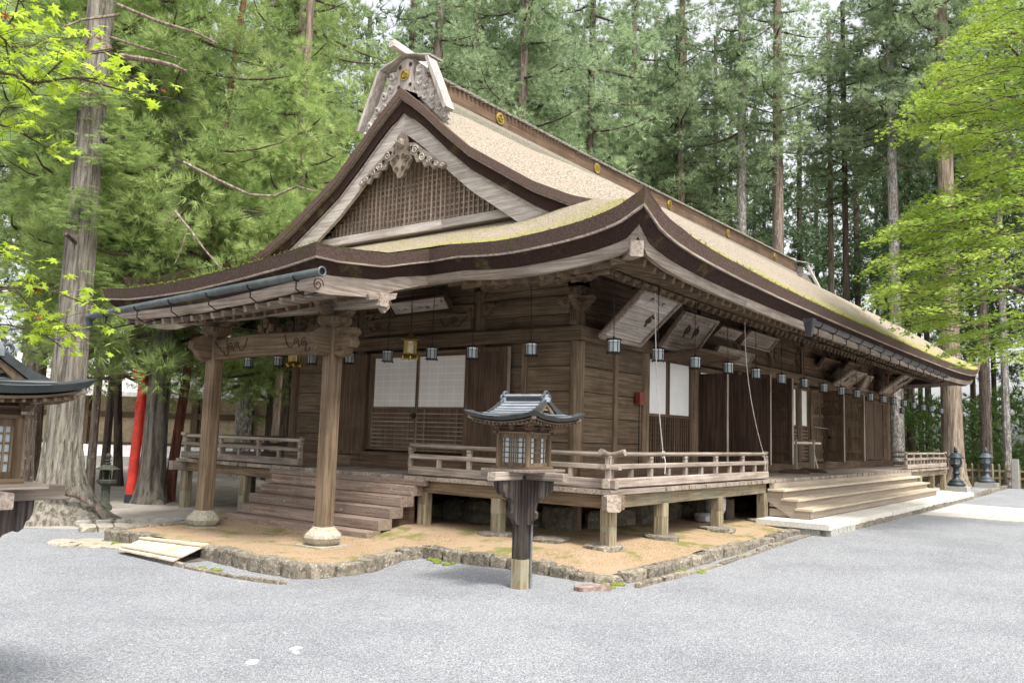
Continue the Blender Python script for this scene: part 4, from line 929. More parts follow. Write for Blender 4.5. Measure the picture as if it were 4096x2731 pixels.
# name tablets fixed to the pillars
tb = H('name_tablet', MB().beam((-.13,.0,3.28),(-.13,.0,3.72), .13, .02, .003, (1,0,0)), WM['z'], label='narrow wooden name tablet on the corner pillar')
fc = bpy.data.curves.new('tablet_writing', 'FONT'); fc.body = '\u6b21\n\u5409\n\u5ddd'; fc.size = .13; fc.align_x = 'CENTER'; fc.extrude = .001; fc.space_line = .95
fc.materials.append(INK); fo_ = bpy.data.objects.new('tablet_writing_source', fc); wm_ = bpy.data.meshes.new_from_object(fo_); bpy.data.objects.remove(fo_)
fo = link('tablet_writing', wm_, tb); fo.matrix_local = Matrix.Translation((-.145,.0,3.60)) @ Matrix(((0,0,-1,0),(-1,0,0,0),(0,1,0,0),(0,0,0,1)))
for x in (10.04,): H('name_tablet', MB().beam((x,-.14,3.1),(x,-.14,3.95), .14, .02, .003, (0,1,0)), WD['z'])

# ================================================================ THINGS ON AND AROUND THE HALL
# round hanging lanterns
def hanging_lantern(label):
    t = thing('hanging_lantern', label, 'lantern', (0,0,0), 0, 'round hanging lanterns under the eaves')
    mtp = PAPER2
    MB().lathe([(.074,-.072),(.078,-.07),(.078,.05),(.074,.052)], (0,0,0), 24).obj('lantern_body', LMESH, t, True)
    MB().lathe([(.08,.054),(.08,.084)], (0,0,0), 24).obj('paper_band', LBAND, t, True)
    f = MB().lathe([(.105,.086),(.112,.09),(.085,.104),(.02,.112)], (0,0,0), 20).lathe([(.086,-.084),(.103,-.088),(.103,-.08),(.086,-.076)], (0,0,0), 20).lathe([(.083,.050),(.083,.056)], (0,0,0), 20)
    for k in range(8):
        a = 2*math.pi*k/8; f.beam((.083*math.cos(a),.083*math.sin(a),-.08),(.083*math.cos(a),.083*math.sin(a),.088), .008, .008, .001)
    for k in range(3):
        a = 2*math.pi*k/3+.5; f.tube([(.085*math.cos(a),.085*math.sin(a),-.08),(.088*math.cos(a),.088*math.sin(a),-.108)], .006, 5)
    f.obj('lantern_frame', IRON, t)
    MB().tube([(0,0,.11),(0,0,.14)], .012, 6).tube([(0,0,.135),(0,0,1.05)], .0055, 6).tube([(0,0,.5),(0,0,.52)], .01, 6).obj('hanging_rod', IRON, t)
    return t
mtl, ntl, bl = newmat('wire_mesh'); vv = N(ntl, 'ShaderNodeTexCoord').outputs['Object']
def cylmesh():
    nt = ntl; sp = N(nt, 'ShaderNodeSeparateXYZ'); nt.links.new(vv, sp.inputs[0])
    an = N(nt, 'ShaderNodeMath'); an.operation = 'ARCTAN2'; nt.links.new(sp.outputs[1], an.inputs[0]); nt.links.new(sp.outputs[0], an.inputs[1])
    outs = []
    for sg in (1, -1):
        m1 = N(nt, 'ShaderNodeMath'); m1.operation = 'MULTIPLY'; nt.links.new(an.outputs[0], m1.inputs[0]); m1.inputs[1].default_value = 13
        m2 = N(nt, 'ShaderNodeMath'); m2.operation = 'MULTIPLY_ADD'; nt.links.new(sp.outputs[2], m2.inputs[0]); m2.inputs[1].default_value = sg*170; nt.links.new(m1.outputs[0], m2.inputs[2])
        s1 = N(nt, 'ShaderNodeMath'); s1.operation = 'SINE'; nt.links.new(m2.outputs[0], s1.inputs[0])
        a1 = N(nt, 'ShaderNodeMath'); a1.operation = 'ABSOLUTE'; nt.links.new(s1.outputs[0], a1.inputs[0]); outs.append(a1.outputs[0])
    mn = N(nt, 'ShaderNodeMath'); mn.operation = 'MINIMUM'; nt.links.new(outs[0], mn.inputs[0]); nt.links.new(outs[1], mn.inputs[1])
    c = mix(nt, ramp(nt, mn.outputs[0], .28, .42), (.025,.03,.033), (.40,.44,.44)); nt.links.new(c, bl.inputs['Base Color']); bl.inputs['Roughness'].default_value = .4
cylmesh(); LMESH = mtl
LBAND = simple('lantern_white_band', (.55,.58,.58), .5, rnd=.02)
proto = hanging_lantern('x'); ORD = ['first','second','third','fourth','fifth','sixth','seventh','eighth','ninth','tenth','eleventh','twelfth','thirteenth','fourteenth','fifteenth','sixteenth','seventeenth','eighteenth']
allL = [(p, 'round white mesh lantern under the long eave, %s from the near corner' % ORD[i]) for i, p in enumerate(LANL)] + \
       [(p, 'round white mesh lantern under the gable eave, %s from the near corner' % ORD[i]) for i, p in enumerate(LANG)]
allL += [((20.2,-1.4+i*1.2), 'small dark round lantern beyond the far end of the hall, %s from the court side' % ORD[i]) for i in range(3)]
for i, ((x, y), lab) in enumerate(allL):
    o = proto if i == 0 else copytree(proto); o.location = (x, y, 2.775+R.uniform(-.012,.012)); o['label'] = lab; o.rotation_euler = (R.uniform(-.02,.02), R.uniform(-.02,.02), R.uniform(0,6))
# gilt hexagonal lanterns
def gilt(loc, label):
    t = thing('gilt_lantern', label, 'lantern', loc, .3, 'gilt hexagonal lanterns')
    MB().lathe([(.088,-.1),(.088,.1)], (0,0,0), 6).obj('lantern_body', simple('gilt_grille', (.35,.27,.08), .5, .3, c2=(.5,.5,.42), sc_=60, rnd=0), t)
    f = MB()
    for k in range(6):
        a = 2*math.pi*k/6; f.beam((.094*math.cos(a),.094*math.sin(a),-.11),(.094*math.cos(a),.094*math.sin(a),.11), .014, .014, .002)
    for z in (-.1,.05,.1): f.lathe([(.094,z-.006),(.1,z),(.094,z+.006)], (0,0,0), 6)
    f.obj('lantern_frame', GOLD, t)
    MB().lathe([(.17,.13),(.16,.14),(.09,.16),(.04,.2),(.015,.24)], (0,0,0), 6).obj('lantern_roof', GOLDD, t)
    MB().lathe([(.15,-.17),(.165,-.165),(.12,-.12),(.09,-.108)], (0,0,0), 6).obj('lantern_skirt', GOLDD, t)
    for k in range(6):
        a = 2*math.pi*(k+.5)/6; rock((.12*math.cos(a),.12*math.sin(a),-.19), .05,.03,.06, a, k).obj('gilt_leaf', GOLD, t)
    MB().tube([(0,0,.22),(0,0,1.0)], .006, 6).obj('hanging_rod', IRON, t)
gilt((-1.25,2.34,2.9), 'gold hexagonal lantern hanging before the white paper doors'); gilt((-1.25,5.2,2.86), 'gold hexagonal lantern hanging at the left end behind the porch beam')
# wooden votive plaques leaning out below the eaves
def plaque(b0, b1, t0, t1, label, face, rim, marks, seed, frame=.05, n=None):
    b0, b1, t0, t1 = map(Vector, (b0, b1, t0, t1)); u = (b1-b0); v = (t0-b0); nrm = u.cross(v).normalized()
    if nrm.dot(CAM-b0) < 0: nrm = -nrm
    th = thing('votive_plaque', label, 'plaque', tuple(b0), 0, 'wooden plaques leaning out under the eaves')
    P = lambda a, b, d=0: b0*0+u*a+v*b+nrm*d
    def pr(a0, a1, c0, c1, d0, d1): return MB().quadstrip([[P(a0,c0,d0),P(a1,c0,d0),P(a1,c1,d0),P(a0,c1,d0)],[P(a0,c0,d1),P(a1,c0,d1),P(a1,c1,d1),P(a0,c1,d1)]])
    nb = n or 5
    bd = pr(0,1,0,1,-.03,-.001).obj('back_board', face[1], th)
    for i in range(nb): pr(.01,.99,i/nb+.003,(i+1)/nb-.003,0,.012+.002*(i % 2)).obj('board', face[0], th)
    fu, fv = frame/u.length, frame/v.length
    for q in ((0,1,0,fv),(0,1,1-fv,1),(0,fu,fv,1-fv),(1-fu,1,fv,1-fv)): pr(*q,-.002,.05).obj('frame_rail', rim, th)
    rr = random.Random(seed)
    for (a, b, sz, kind) in marks:
        c = P(a, b, .018); un, vn = u.normalized(), v.normalized()
        if kind == 'carve': MB().tube(spiral(c, un, vn, sz, 1.3, 1, rr.uniform(0,6)), sz*.22, 6).tube([c+vn*sz*1.3-un*sz*.4, c-vn*sz*1.4+un*sz*.2], sz*.2, 6).obj('carved_character', WK['x'], th)
        elif kind == 'ink':
            for _ in range(5):
                p = c+un*rr.uniform(-sz,sz)+vn*rr.uniform(-sz,sz); q = p+(un*rr.uniform(-1,1)+vn*rr.uniform(-1,1)).normalized()*sz*rr.uniform(.6,1.6); MB().beam(p, q, sz*.22, .004, .001, nrm).obj('brush_stroke', INK, th)
        else: MB().tube([c-un*sz+nrm*.0, c-un*sz*.3+vn*sz*.5, c+un*sz*.4-vn*sz*.2, c+un*sz], sz*.12, 5).obj('painted_figure', GOLDD if kind == 'gold' else INK, th)
    return th
cols = [(i*.16+.2, .5, .05, 'ink') for i in range(4)]
plaque((0.03,-.35,3.1),(1.29,-.35,3.09),(-.03,-1.15,3.78),(1.36,-1.15,3.75), 'largest pale plaque nearest the hall corner with one carved character', (WP['x'],WM['x']), WL['x'], [(.68,.5,.09,'carve'),(.35,.85,.05,'ink'),(.62,.85,.05,'ink')]+[(R.uniform(.2,.8),R.uniform(.2,.8),.012,'ink') for _ in range(6)], 1, .06, 6)
plaque((1.96,-.35,3.14),(3.37,-.35,3.15),(2.0,-.8,3.74),(3.49,-.8,3.74), 'pale plaque with two large dark brushed characters, second from the corner', (WL['x'],WM['x']), WL['x'], [(.38,.55,.09,'carve'),(.62,.55,.09,'carve')]+[(.15+.17*i,.85,.04,'ink') for i in range(5)]+[(.2+.08*i,.2,.03,'ink') for i in range(9)], 2, .06, 4)
plaque((4.49,-.15,3.62),(5.7,-.15,3.62),(4.6,-.35,3.85),(5.74,-.35,3.83), 'small plaque with a row of dark painted figures behind the second plaque', (WL['x'],WM['x']), WD['x'], [(.2+.15*i,.4,.05,'paint') for i in range(5)], 3, .03, 1)
plaque((5.97,-.15,3.62),(7.63,-.15,3.62),(5.95,-.4,3.9),(7.68,-.4,3.9), 'blank plaque in a reddish brown frame high under the long eave', (WL['x'],WM['x']), WN['x'], [], 4, .045, 1)
plaque((3.99,-.4,3.13),(5.78,-.4,3.13),(3.98,-.55,3.38),(5.81,-.55,3.38), 'blank weathered plaque hanging lowest above the door leaves', (WL['x'],WM['x']), WL['x'], [], 5, .03, 1)
plaque((11.17,-.15,3.56),(12.65,-.15,3.56),(11.05,-.35,3.8),(12.6,-.35,3.8), 'dark plaque with faint light figures over the panelled doors', (WD['x'],WM['x']), WM['x'], [(.2+.14*i,.5,.05,'paint') for i in range(5)], 6, .035, 1)
plaque((13.31,-.15,3.69),(14.71,-.15,3.69),(13.22,-.35,3.89),(14.77,-.35,3.88), 'dark faded plaque farther along, tucked high under the eave', (WD['x'],WM['x']), WM['x'], [(.2+.14*i,.5,.05,'paint') for i in range(5)], 7, .035, 1)
plaque((11.9,-.3,3.15),(13.3,-.3,3.16),(12.0,-.8,3.55),(12.9,-.8,3.54), 'slanting plaque with dark characters and a gilt panel', (WL['x'],WM['x']), WL['x'], [(.4,.4,.06,'carve'),(.45,.7,.06,'carve'),(.75,.4,.12,'gold'),(.8,.6,.1,'gold')], 8, .04, 2)
plaque((14.39,-.3,3.18),(15.06,-.3,3.19),(14.32,-.55,3.58),(15.19,-.55,3.59), 'narrow upright plaque beside the gilt one', (WL['x'],WM['x']), WL['x'], [], 9, .04, 2)
plaque((16.66,-.3,3.2),(18.01,-.3,3.2),(16.73,-1.1,3.82),(17.77,-1.1,3.8), 'plaque with bold dark characters at the far end of the eave', (WL['x'],WM['x']), WL['x'], [(.55,.6,.1,'carve'),(.7,.75,.09,'carve'),(.6,.85,.08,'ink')], 10, .05, 3)
plaque((-.25,3.73,3.63),(-.25,2.36,3.66),(-.6,3.6,3.84),(-.6,2.26,3.87), 'painted plaque with small seated figures above the paper doors', (WP['y'],WM['y']), WB['y'], [(.12+.13*i,.35,.045,'paint' if i % 2 else 'ink') for i in range(6)]+[(.9,.7,.04,'ink')], 11, .04, 1)
# alarm box with its pipe
t = thing('alarm_box', 'dark red alarm box with a lamp fixed to the wall beside the paper window', 'alarm box', (1.84,-.06,2.15))
MB().box(-.12,.04,-.09,.0,0,.2).obj('case', RED, t); MB().prism([(.04,-.085,.02),(.12,-.06,.04),(.12,-.06,.16),(.04,-.085,.18)][::-1], (0,.06,0)).obj('lamp_hood', RED, t); MB().tube([(-.03,-.03,0),(-.03,-.03,-1.0)], .011, 6).obj('pipe', IRON, t)
# ropes from eave to railing
for k, (a, b, lab) in enumerate((((-.55,-1.6,3.58),(0,-1.46,1.4),'thin pale cord from the eave tied to the railing by the corner'), ((2.66,-1.6,3.57),(3.85,-1.46,1.4),'thin pale cord from the eave tied to the railing end by the long steps'))):
    a, b = Vector(a), Vector(b); pts = [a.lerp(b, t**(1.0))+Vector(((t-t*t)*(-.28 if k == 0 else -.9), 0, 0)) for t in np.linspace(0,1,14)]
    mb = MB().tube(pts, .0045, 5).tube([p+Vector((.015,0,0)) for p in pts], .0035, 5)
    for j in range(3): mb.tube([b+Vector((math.cos(q)*.04+.02*j, 0, math.sin(q)*.045-.03)) for q in np.linspace(0, 6.28, 9)], .006, 5)
    mb.tube([b, b+Vector((.02,-.03,-.12)), b+Vector((.01,-.03,-.3))], .008, 5)
    mb.obj('tie_rope', CORD, None, label=lab, cat='rope', group='cords tied to the railing')
# trestle rack on the veranda
t = thing('wooden_rack', 'brown trestle rack with a bamboo bar standing on the veranda before the doors', 'rack', (8.15,-.75,.93))
for x in (-.55, .65):
    lg = MB().beam((x,0,.05),(x,0,.74), .05, .12, .008).obj('upright', WN['z'], t); MB().prism([(x-.03,-.34,0),(x-.03,.34,0),(x-.03,.34,.03),(x-.03,.2,.09),(x-.03,-.2,.09),(x-.03,-.34,.03)], (.06,0,0)).obj('foot', WD['y'], t)
MB().tube([(-.75,0,.66),(1.25,0,.66)], .028, 10).obj('bamboo_bar', WF['x'], t, True); MB().beam((.95,-.05,0),(.8,0,.4), .07, .02, .004, (0,1,0)).obj('loose_board', WN['z'], t)
# bags below the veranda
for (c, s_, rz, mt_, lab) in (((3.15,-.75,.18),(.8,.5,.17),.3,BAG,'white plastic sack lying flat under the veranda'), ((3.2,-.85,.33),(.5,.36,.3),.8,BAG,'white plastic sack set on top of the flat one'), ((3.62,-.9,.18),(.22,.24,.4),.2,BAGD,'dark rumpled sack behind the white sacks')):
    rock(c, *s_, rz, s_[0], sq=2.0).obj('plastic_sack' if mt_ is BAG else 'dark_sack', mt_, None, True, label=lab, cat='sack')
rock((4.05,-1.6,.15), .26,.2,.12, 0, 9).obj('white_stone', GRANITE, None, label='small pale rock beside the foot of the long steps', cat='rock')
# pale boarded cover over the drain
t = thing('board_cover', 'new pale boarded hatch laid across the drain beside the earth terrace', 'hatch cover', (-4.96,3.75,.0))
A0, A1, A2, A3 = Vector((-5.02,3.72,-.03)), Vector((-4.56,3.88,.075)), Vector((-4.36,2.72,.085)), Vector((-5.05,2.38,-.02))
o0 = Vector((-4.96,3.75,0))
for i in range(8):
    a, b = i/8+.004, (i+1)/8-.004; q = [A0.lerp(A3,a)-o0, A0.lerp(A3,b)-o0, A1.lerp(A2,b)-o0, A1.lerp(A2,a)-o0]; MB().prism([p-Vector((0,0,.018)) for p in q], (0,0,.018)).obj('board', WF['x'], t)
for u in (.16, .8):
    p, q = A0.lerp(A1,u)-o0, A3.lerp(A2,u)-o0; MB().beam(p+Vector((0,0,.014)), q+Vector((0,0,.014)), .07, .024, .004).obj('batten', WF['y'], t)
MB().box(-4.95,-4.4,2.5,3.7,-.2,-.082).obj('drain_pit', BOULDER, None, kind='structure')
# flat slab and twig on the gravel by the lantern
rock((-3.05,-2.22,-.03), .40,.17,.085, -.55, 2, sq=4).obj('loose_slab', simple('reddish_slab', (.16,.11,.09), .9, c2=(.27,.21,.18), sc_=15, bump=.01), None, label='flat reddish stone slab lying on gravel beside the lantern post', cat='stone slab')

# ------------------------------------------------ post lanterns with copper roofs
def post_lantern(loc, label, rz=0):
    t = thing('post_lantern', label, 'lantern', loc, rz, 'wooden post lanterns with copper roofs')
    MB().beam((0,0,-.02),(0,0,1.16), .155, .155, .02).obj('post', WK['z'], t)
    MB().beam((0,0,-.02),(0,0,.30), .162, .162, .02).obj('post_foot', WG['z'], t)
    MB().beam((-.54,0,1.165),(.54,0,1.165), .1, .085, .005).obj('cross_beam', WL['x'], t); MB().beam((0,-.54,1.167),(0,.54,1.167), .1, .085, .005).obj('cross_beam', WL['y'], t)
    bk = [(.07,1.12),(.38,1.12),(.375,1.05),(.36,1.01),(.34,1.0),(.33,.96),(.30,.94),(.27,.95),(.22,.93),(.18,.88),(.17,.81),(.20,.78),(.19,.73),(.14,.70),(.12,.66),(.07,.65)]
    for k in range(4):
        a = k*math.pi/2; ca, sa = math.cos(a), math.sin(a)
        pts = [(u*ca+.025*sa, u*sa-.025*ca, z) for u, z in bk]; MB().prism(pts, (-.05*sa, .05*ca, 0)).obj('carved_bracket', WK['z'], t)
    MB().box(-.32,.32,-.32,.32,1.21,1.235).obj('shelf', WL['x'], t)
    MB().box(-.225,.225,-.225,.225,1.236,1.262).obj('box_sill', WM['x'], t)
    bx = MB().box(-.172,.172,-.172,.172,1.262,1.60).obj('lantern_box', PAPER2, t)
    for sx in (-1,1):
        for sy in (-1,1): MB().lathe([(.028,1.262),(.028,1.62)], (sx*.19, sy*.19, 0), 10).obj('corner_post', WM['z'], t, True)
    for k in range(4):
        a = k*math.pi/2; M4 = Matrix.Rotation(a, 4, 'Z')
        def fb(*args, mt=WM['z'], nm='lattice_bar'):
            mb = MB().box(*args); mb.v = [tuple(M4 @ Vector(p)) for p in mb.v]; mb.obj(nm, mt, bx)
        fb(-.172,.172,-.189,-.170,1.262,1.30, nm='panel_rail'); fb(-.172,.172,-.189,-.170,1.555,1.60, nm='panel_rail')
        for u in (-.172,.15): fb(u,u+.022,-.188,-.173,1.30,1.555, nm='panel_stile')
        for u in (-.13,-.062,-.036,-.008,.02,.046,.112): fb(u,u+.011,-.184,-.173,1.30,1.555)
        for z in (1.345,1.40,1.455,1.51): fb(-.15,.15,-.182,-.174,z,z+.011)
    for z, w_, hgt in ((1.60,.235,.022),(1.655,.225,.015)):
        for s_ in (-1,1): MB().beam((-w_-.02,s_*.2,z+.01),(w_+.02,s_*.2,z+.01), .03, hgt, .003).obj('head_rail', WM['x'], t); MB().beam((s_*.2,-w_-.02,z+.012),(s_*.2,w_+.02,z+.012), .03, hgt, .003).obj('head_rail', WM['y'], t)
    MB().box(-.19,.19,-.19,.19,1.60,1.72).obj('upper_box', WB['x'], t)
    for sx in (-1,0,1):
        for sy in (-1,0,1):
            if sx or sy: MB().lathe([(.03,1.64),(.055,1.68),(.055,1.70)], (sx*.2, sy*.2, 0), 4, 1, math.pi/4).obj('bearing_block', WD['z'], t)
    E_ = .47
    def ze_(d, b): return .07*math.exp(-max(0,d)/.2)*math.exp(-b/.2)
    pb = [0,.1,.2,.3,.4,.47]; pz = [1.77,1.786,1.815,1.86,1.915,1.965]
    rf = MB()
    # roof ridge runs along y, gables at y ends
    for s_ in (-1,1):
        P = []
        for b in np.linspace(0,.47,13):
            y0 = -E_+min(b,.17) if b < .17 else -.27; y0 = -E_+b if b < .17 else -.28; row = []
            for tt in np.linspace(0,1,22):
                y = y0+(-2*y0)*tt; sst = min(y+E_, E_-y); row.append((s_*(E_-b), y, interp(b,pb,pz)+ze_(sst,b)))
            P.append(row)
        rf.grid(P, s_ < 0)
        P = []
        for a in np.linspace(0,.28,9):
            row = []
            for tt in np.linspace(0,1,22):
                x = (-E_+a)+2*(E_-a)*tt; row.append((x, s_*(E_-a), interp(a,pb,pz)+ze_(min(x+E_,E_-x),a)))
            P.append(row)
        rf.grid(P, s_ > 0)
    ROOF = rf.obj('copper_roof', COPPER, t, True)
    for b in (.05,.11,.17,.23,.29,.35,.41):   # seams of the copper courses
        for s_ in (-1,1):
            y0 = -E_+b if b < .17 else -.28
            MB().tube([(s_*(E_-b), y, interp(b,pb,pz)+ze_(min(y+E_,E_-y),b)+.003) for y in np.linspace(y0,-y0,16)], .0045, 4).obj('roof_seam', COPPERD, ROOF)
            if b < .2: MB().tube([(x, s_*(E_-b), interp(b,pb,pz)+ze_(min(x+E_,E_-x),b)+.003) for x in np.linspace(-E_+b,E_-b,16)], .0045, 4).obj('roof_seam', COPPERD, ROOF)
    # edge band
    loop = []
    for k in range(4):
        M4 = Matrix.Rotation(k*math.pi/2, 4, 'Z')
        for tt in np.linspace(-1,1,15)[:-1]: loop.append(M4 @ Vector((E_*tt, -E_, 1.77+ze_((1-abs(tt))*E_,0))))
    loop.append(loop[0]); rg = []; rg2 = []
    for p in loop:
        q = Vector((p.x*.95, p.y*.95, p.z-.042)); rg.append([p, q, Vector((p.x*.8,p.y*.8,p.z-.05)), Vector((p.x*.85,p.y*.85,p.z))])
        rg2.append([Vector((p.x*.93,p.y*.93,p.z-.056)), Vector((p.x*.9,p.y*.9,p.z-.072)), Vector((p.x*.4,p.y*.4,1.71)), Vector((p.x*.4,p.y*.4,1.73))])
    MB().quadstrip(rg, True, False).obj('eave_band', COPPERD, ROOF, True); MB().quadstrip(rg2, True, False).obj('soffit', WM['x'], ROOF)
    for k in range(4):
        M4 = Matrix.Rotation(k*math.pi/2, 4, 'Z')
        for i in range(15):
            u = -.38+i*.0543; zz = 1.77+ze_(E_-abs(u),0)-.082; a, b = M4 @ Vector((u,-.41,zz)), M4 @ Vector((u,-.2,1.70)); MB().beam(a, b, .018, .02, .002).obj('rafter', WM['z'], ROOF)
        a, b = M4 @ Vector((.43,-.43,1.775)), M4 @ Vector((.2,-.2,1.69)); MB().beam(a, b, .04, .04, .004).obj('hip_rafter', WL['z'], ROOF)
    # gables
    for s_ in (-1,1):
        for q in (-1,1):
            prf = [(0,1.985),(.1,1.925),(.19,1.87),(.29,1.83)]
            pts = [(q*a, s_*.30, z) for a, z in prf]+[(q*a*.86, s_*.30, z-.045) for a, z in prf[::-1]]
            MB().prism(pts, (0,-s_*.035,0)).obj('barge_board', COPPERD, ROOF)
            pts = [(q*a*.84, s_*.285, z-.05) for a, z in prf]+[(q*a*.66, s_*.285, z-.085) for a, z in prf[::-1]]
            MB().prism(pts, (0,-s_*.03,0)).obj('inner_board', WM['z'], ROOF)
        MB().prism([(-.2,s_*.25,1.85),(.2,s_*.25,1.85),(0,s_*.25,1.93)], (0,-s_*.01,0)).obj('gable_panel', WB['z'], ROOF)
        for i in range(7): u = -.105+i*.035; MB().box(u-.006,u+.006,s_*.256-.006,s_*.256+.006,1.84,1.91-abs(u)*.5).obj('grille_bar', WM['z'], ROOF)
        MB().beam((-.2,s_*.262,1.858),(.2,s_*.262,1.858), .02, .02, .002).obj('gable_sill', WM['x'], ROOF)
    MB().box(-.028,.028,-.26,.26,1.94,2.0).obj('ridge_box', COPPERD, ROOF); MB().lathe([(.04,-.28),(.04,.28)], (0,0,0), 10).obj('ridge_cap', COPPER, ROOF).matrix_local = Matrix.Translation((0,0,2.005)) @ Matrix.Rotation(math.pi/2,4,'X') @ Matrix.Scale(.45,4,(0,1,0))
    for s_ in (-1,1):
        y = s_*.27; MB().tube([(0,y,1.94),(0,y,1.99)], .045, 10).obj('ridge_end', COPPER, ROOF)
        m_ = MB().tube([(math.cos(a)*.036, y, 2.02+math.sin(a)*.03) for a in np.linspace(-.6,math.pi+.6,12)], .014, 6)
        for q in (-1,1):
            m_.tube([(q*(.055+math.cos(a)*.026), y, 1.985+math.sin(a)*.025) for a in np.linspace(-2,2.5,10)], .012, 6).tube([(q*.05,y,1.965),(q*.075,y,1.94),(q*.075,y,1.915),(q*.1,y,1.895)], [.014,.016,.014,.018], 6)
        m_.obj('ridge_ornament', BRONZE2, ROOF, True)
    MB().tube([(.05,-.095,.0),(.05,-.095,1.15)], .013, 8).tube([(.05,-.095,.14),(.05,-.095,.16)], .02, 8).tube([(.05,-.095,.86),(.05,-.095,.9)], .018, 8).obj('conduit', PVC, t, True)
    return t
pl = post_lantern((-3.52,-1.62,0), 'wooden lantern with curved copper roof on a dark post standing before the hall')
pl2 = copytree(pl); pl2.location = (-8.82,-1.62,0); pl2['label'] = 'copper roofed wooden lantern cut off by the left edge of the picture'
# ------------------------------------------------ bronze garden lanterns
def bronze(loc, mt, label):
    t = thing('bronze_lantern', label, 'lantern', loc, 0, 'bronze lanterns beyond the hall')
    MB().box(-.37,.37,-.37,.37,-.02,.19).obj('plinth', GRANITE2, t); MB().box(-.45,.45,-.45,.45,-.04,.02).obj('plinth_step', GRANITE2, t)
    MB().lathe([(.27,.19),(.28,.27),(.25,.30),(.22,.33),(.22,.37),(.16,.41),(.10,.47),(.085,.55),(.10,.60),(.13,.63),(.10,.66),(.09,.72),(.10,.80),(.17,.86),(.18,.9)], (0,0,0), 16).obj('stem', mt, t, True)
    MB().lathe([(.12,.9),(.17,.95),(.18,1.03),(.16,1.10),(.12,1.13)], (0,0,0), 6).obj('fire_box', PAPER2, t)
    f = MB()
    for k in range(6):
        a = 2*math.pi*k/6; f.tube([(.13*math.cos(a),.13*math.sin(a),.9),(.19*math.cos(a),.19*math.sin(a),.96),(.195*math.cos(a),.195*math.sin(a),1.04),(.14*math.cos(a),.14*math.sin(a),1.13)], .014, 5)
    for z, r_ in ((.99,.186),(1.05,.186),(.91,.16),(1.12,.15)): f.tube([(r_*math.cos(a),r_*math.sin(a),z) for a in np.linspace(0,6.283,13)], .009, 5)
    f.obj('fire_box_frame', mt, t)
    MB().lathe([(.26,1.13),(.27,1.145),(.20,1.20),(.15,1.28),(.09,1.31),(.03,1.33)], (0,0,0), 12).obj('cap', mt, t, True)
    MB().lathe([(.03,1.32),(.07,1.36),(.075,1.39),(.04,1.42),(.055,1.45),(.03,1.5),(.005,1.54)], (0,0,0), 10).obj('finial', mt, t, True)
bronze((21.1,-1.66,.1), BRONZE, 'darker bronze lantern on a square plinth at the far end of the hall'); bronze((25.9,-1.9,.1), BRONZE2, 'lighter grey bronze lantern standing farther back by the picket fence')
# mossy stone lantern on the left
t = thing('stone_lantern', 'mossy stone lantern with a ball finial beneath the cedars', 'lantern', (-2.75,8.55,-.03), .5); t.scale = (.66,.66,.62)
MB().lathe([(.2,0),(.19,.12),(.13,.2),(.11,.45),(.12,.68),(.16,.74)], (0,0,0), 12).obj('shaft', MOSSSTONE, t, True); MB().lathe([(.16,.74),(.26,.80),(.26,.88),(.22,.90)], (0,0,0), 6).obj('platform', MOSSSTONE, t)
MB().lathe([(.1,.9),(.1,1.16)], (0,0,0), 6).obj('fire_box', simple('hollow_shade',(.02,.02,.015),.9), t)  # near-black solid core paints the shade inside the fire box
for k in range(6): a = 2*math.pi*k/6; MB().beam((.16*math.cos(a),.16*math.sin(a),.9),(.16*math.cos(a),.16*math.sin(a),1.16), .04,.04,.004).obj('corner_post', MOSSSTONE, t)
MB().lathe([(.30,1.19),(.33,1.2),(.31,1.22),(.16,1.30),(.09,1.34)], (0,0,0), 6).obj('cap', MOSSSTONE, t); MB().lathe([(.05,1.33),(.09,1.38),(.04,1.42),(.1,1.47),(.03,1.5),(.07,1.54),(.08,1.6),(.05,1.66),(.005,1.68)], (0,0,0), 12).obj('ball_finial', MOSSSTONE, t, True)
# torii
t = thing('torii_gate', 'vermilion torii gate with black feet half hidden behind the cedars', 'torii gate', (-1.76,9.48,-.03))
d = Vector((2.2,3.4,0)); u_ = d.normalized()
for q, lean in ((Vector((0,0,0)), Vector((.22,.16,0))), (d, Vector((-.22,-.16,0)))):
    MB().tube([q, q+lean*.72+Vector((0,0,2.6))], [.105,.09], 20).obj('pillar', VERM, t, True); MB().tube([q-lean*.03, q+lean*.05+Vector((0,0,.17))], .111, 20).obj('black_foot', BLACKP, t, True)
MB().beam(u_*.05+Vector((0,0,1.95)), d+u_*.9+Vector((0,0,1.95)), .1, .18, .01).obj('tie_beam', VERM, t)
MB().beam(-u_*.3+Vector((0,0,2.6)), d+u_*.7+Vector((0,0,2.6)), .2, .2, .01).obj('lintel', VERM, t)
# corridor building in the distance
t = thing('corridor_building', 'long low building with beige walls and pale base far behind the cedars', 'building', (3.26,23.1,0))
dv = Vector((1.88,-2.5,0)).normalized(); nv = Vector((dv.y,-dv.x,0)); nv = nv if nv.dot(CAM-Vector((3.26,23.1,0))) > 0 else -nv
def wq(a, b, z0, z1, d0, d1): 
    p = [dv*a+nv*d0, dv*b+nv*d0, dv*b+nv*d1, dv*a+nv*d1]; return MB().prism([(v.x, v.y, z0) for v in p], (0,0,z1-z0))
a_ = -9
while a_ < 16: wq(a_, a_+1.18, -.05, .42, 0, .5).obj('base_stone', GRANITE2, t); a_ += 1.2
wq(-9,16,.42,.8,-.02,.42).obj('white_base', WHITEW, t); wq(-9,16,.8,3.3,-3,-.1).obj('wall', PLASTER, t); wq(-9,16,1.75,1.95,-.1,.1).obj('beam', WM['x'], t); wq(-9,16,.78,.9,-.1,.06).obj('beam', WM['x'], t)
for i in range(14): wq(-9+i*1.9,-8.78+i*1.9,.8,2.9,-.1,.12).obj('post', WM['z'], t)
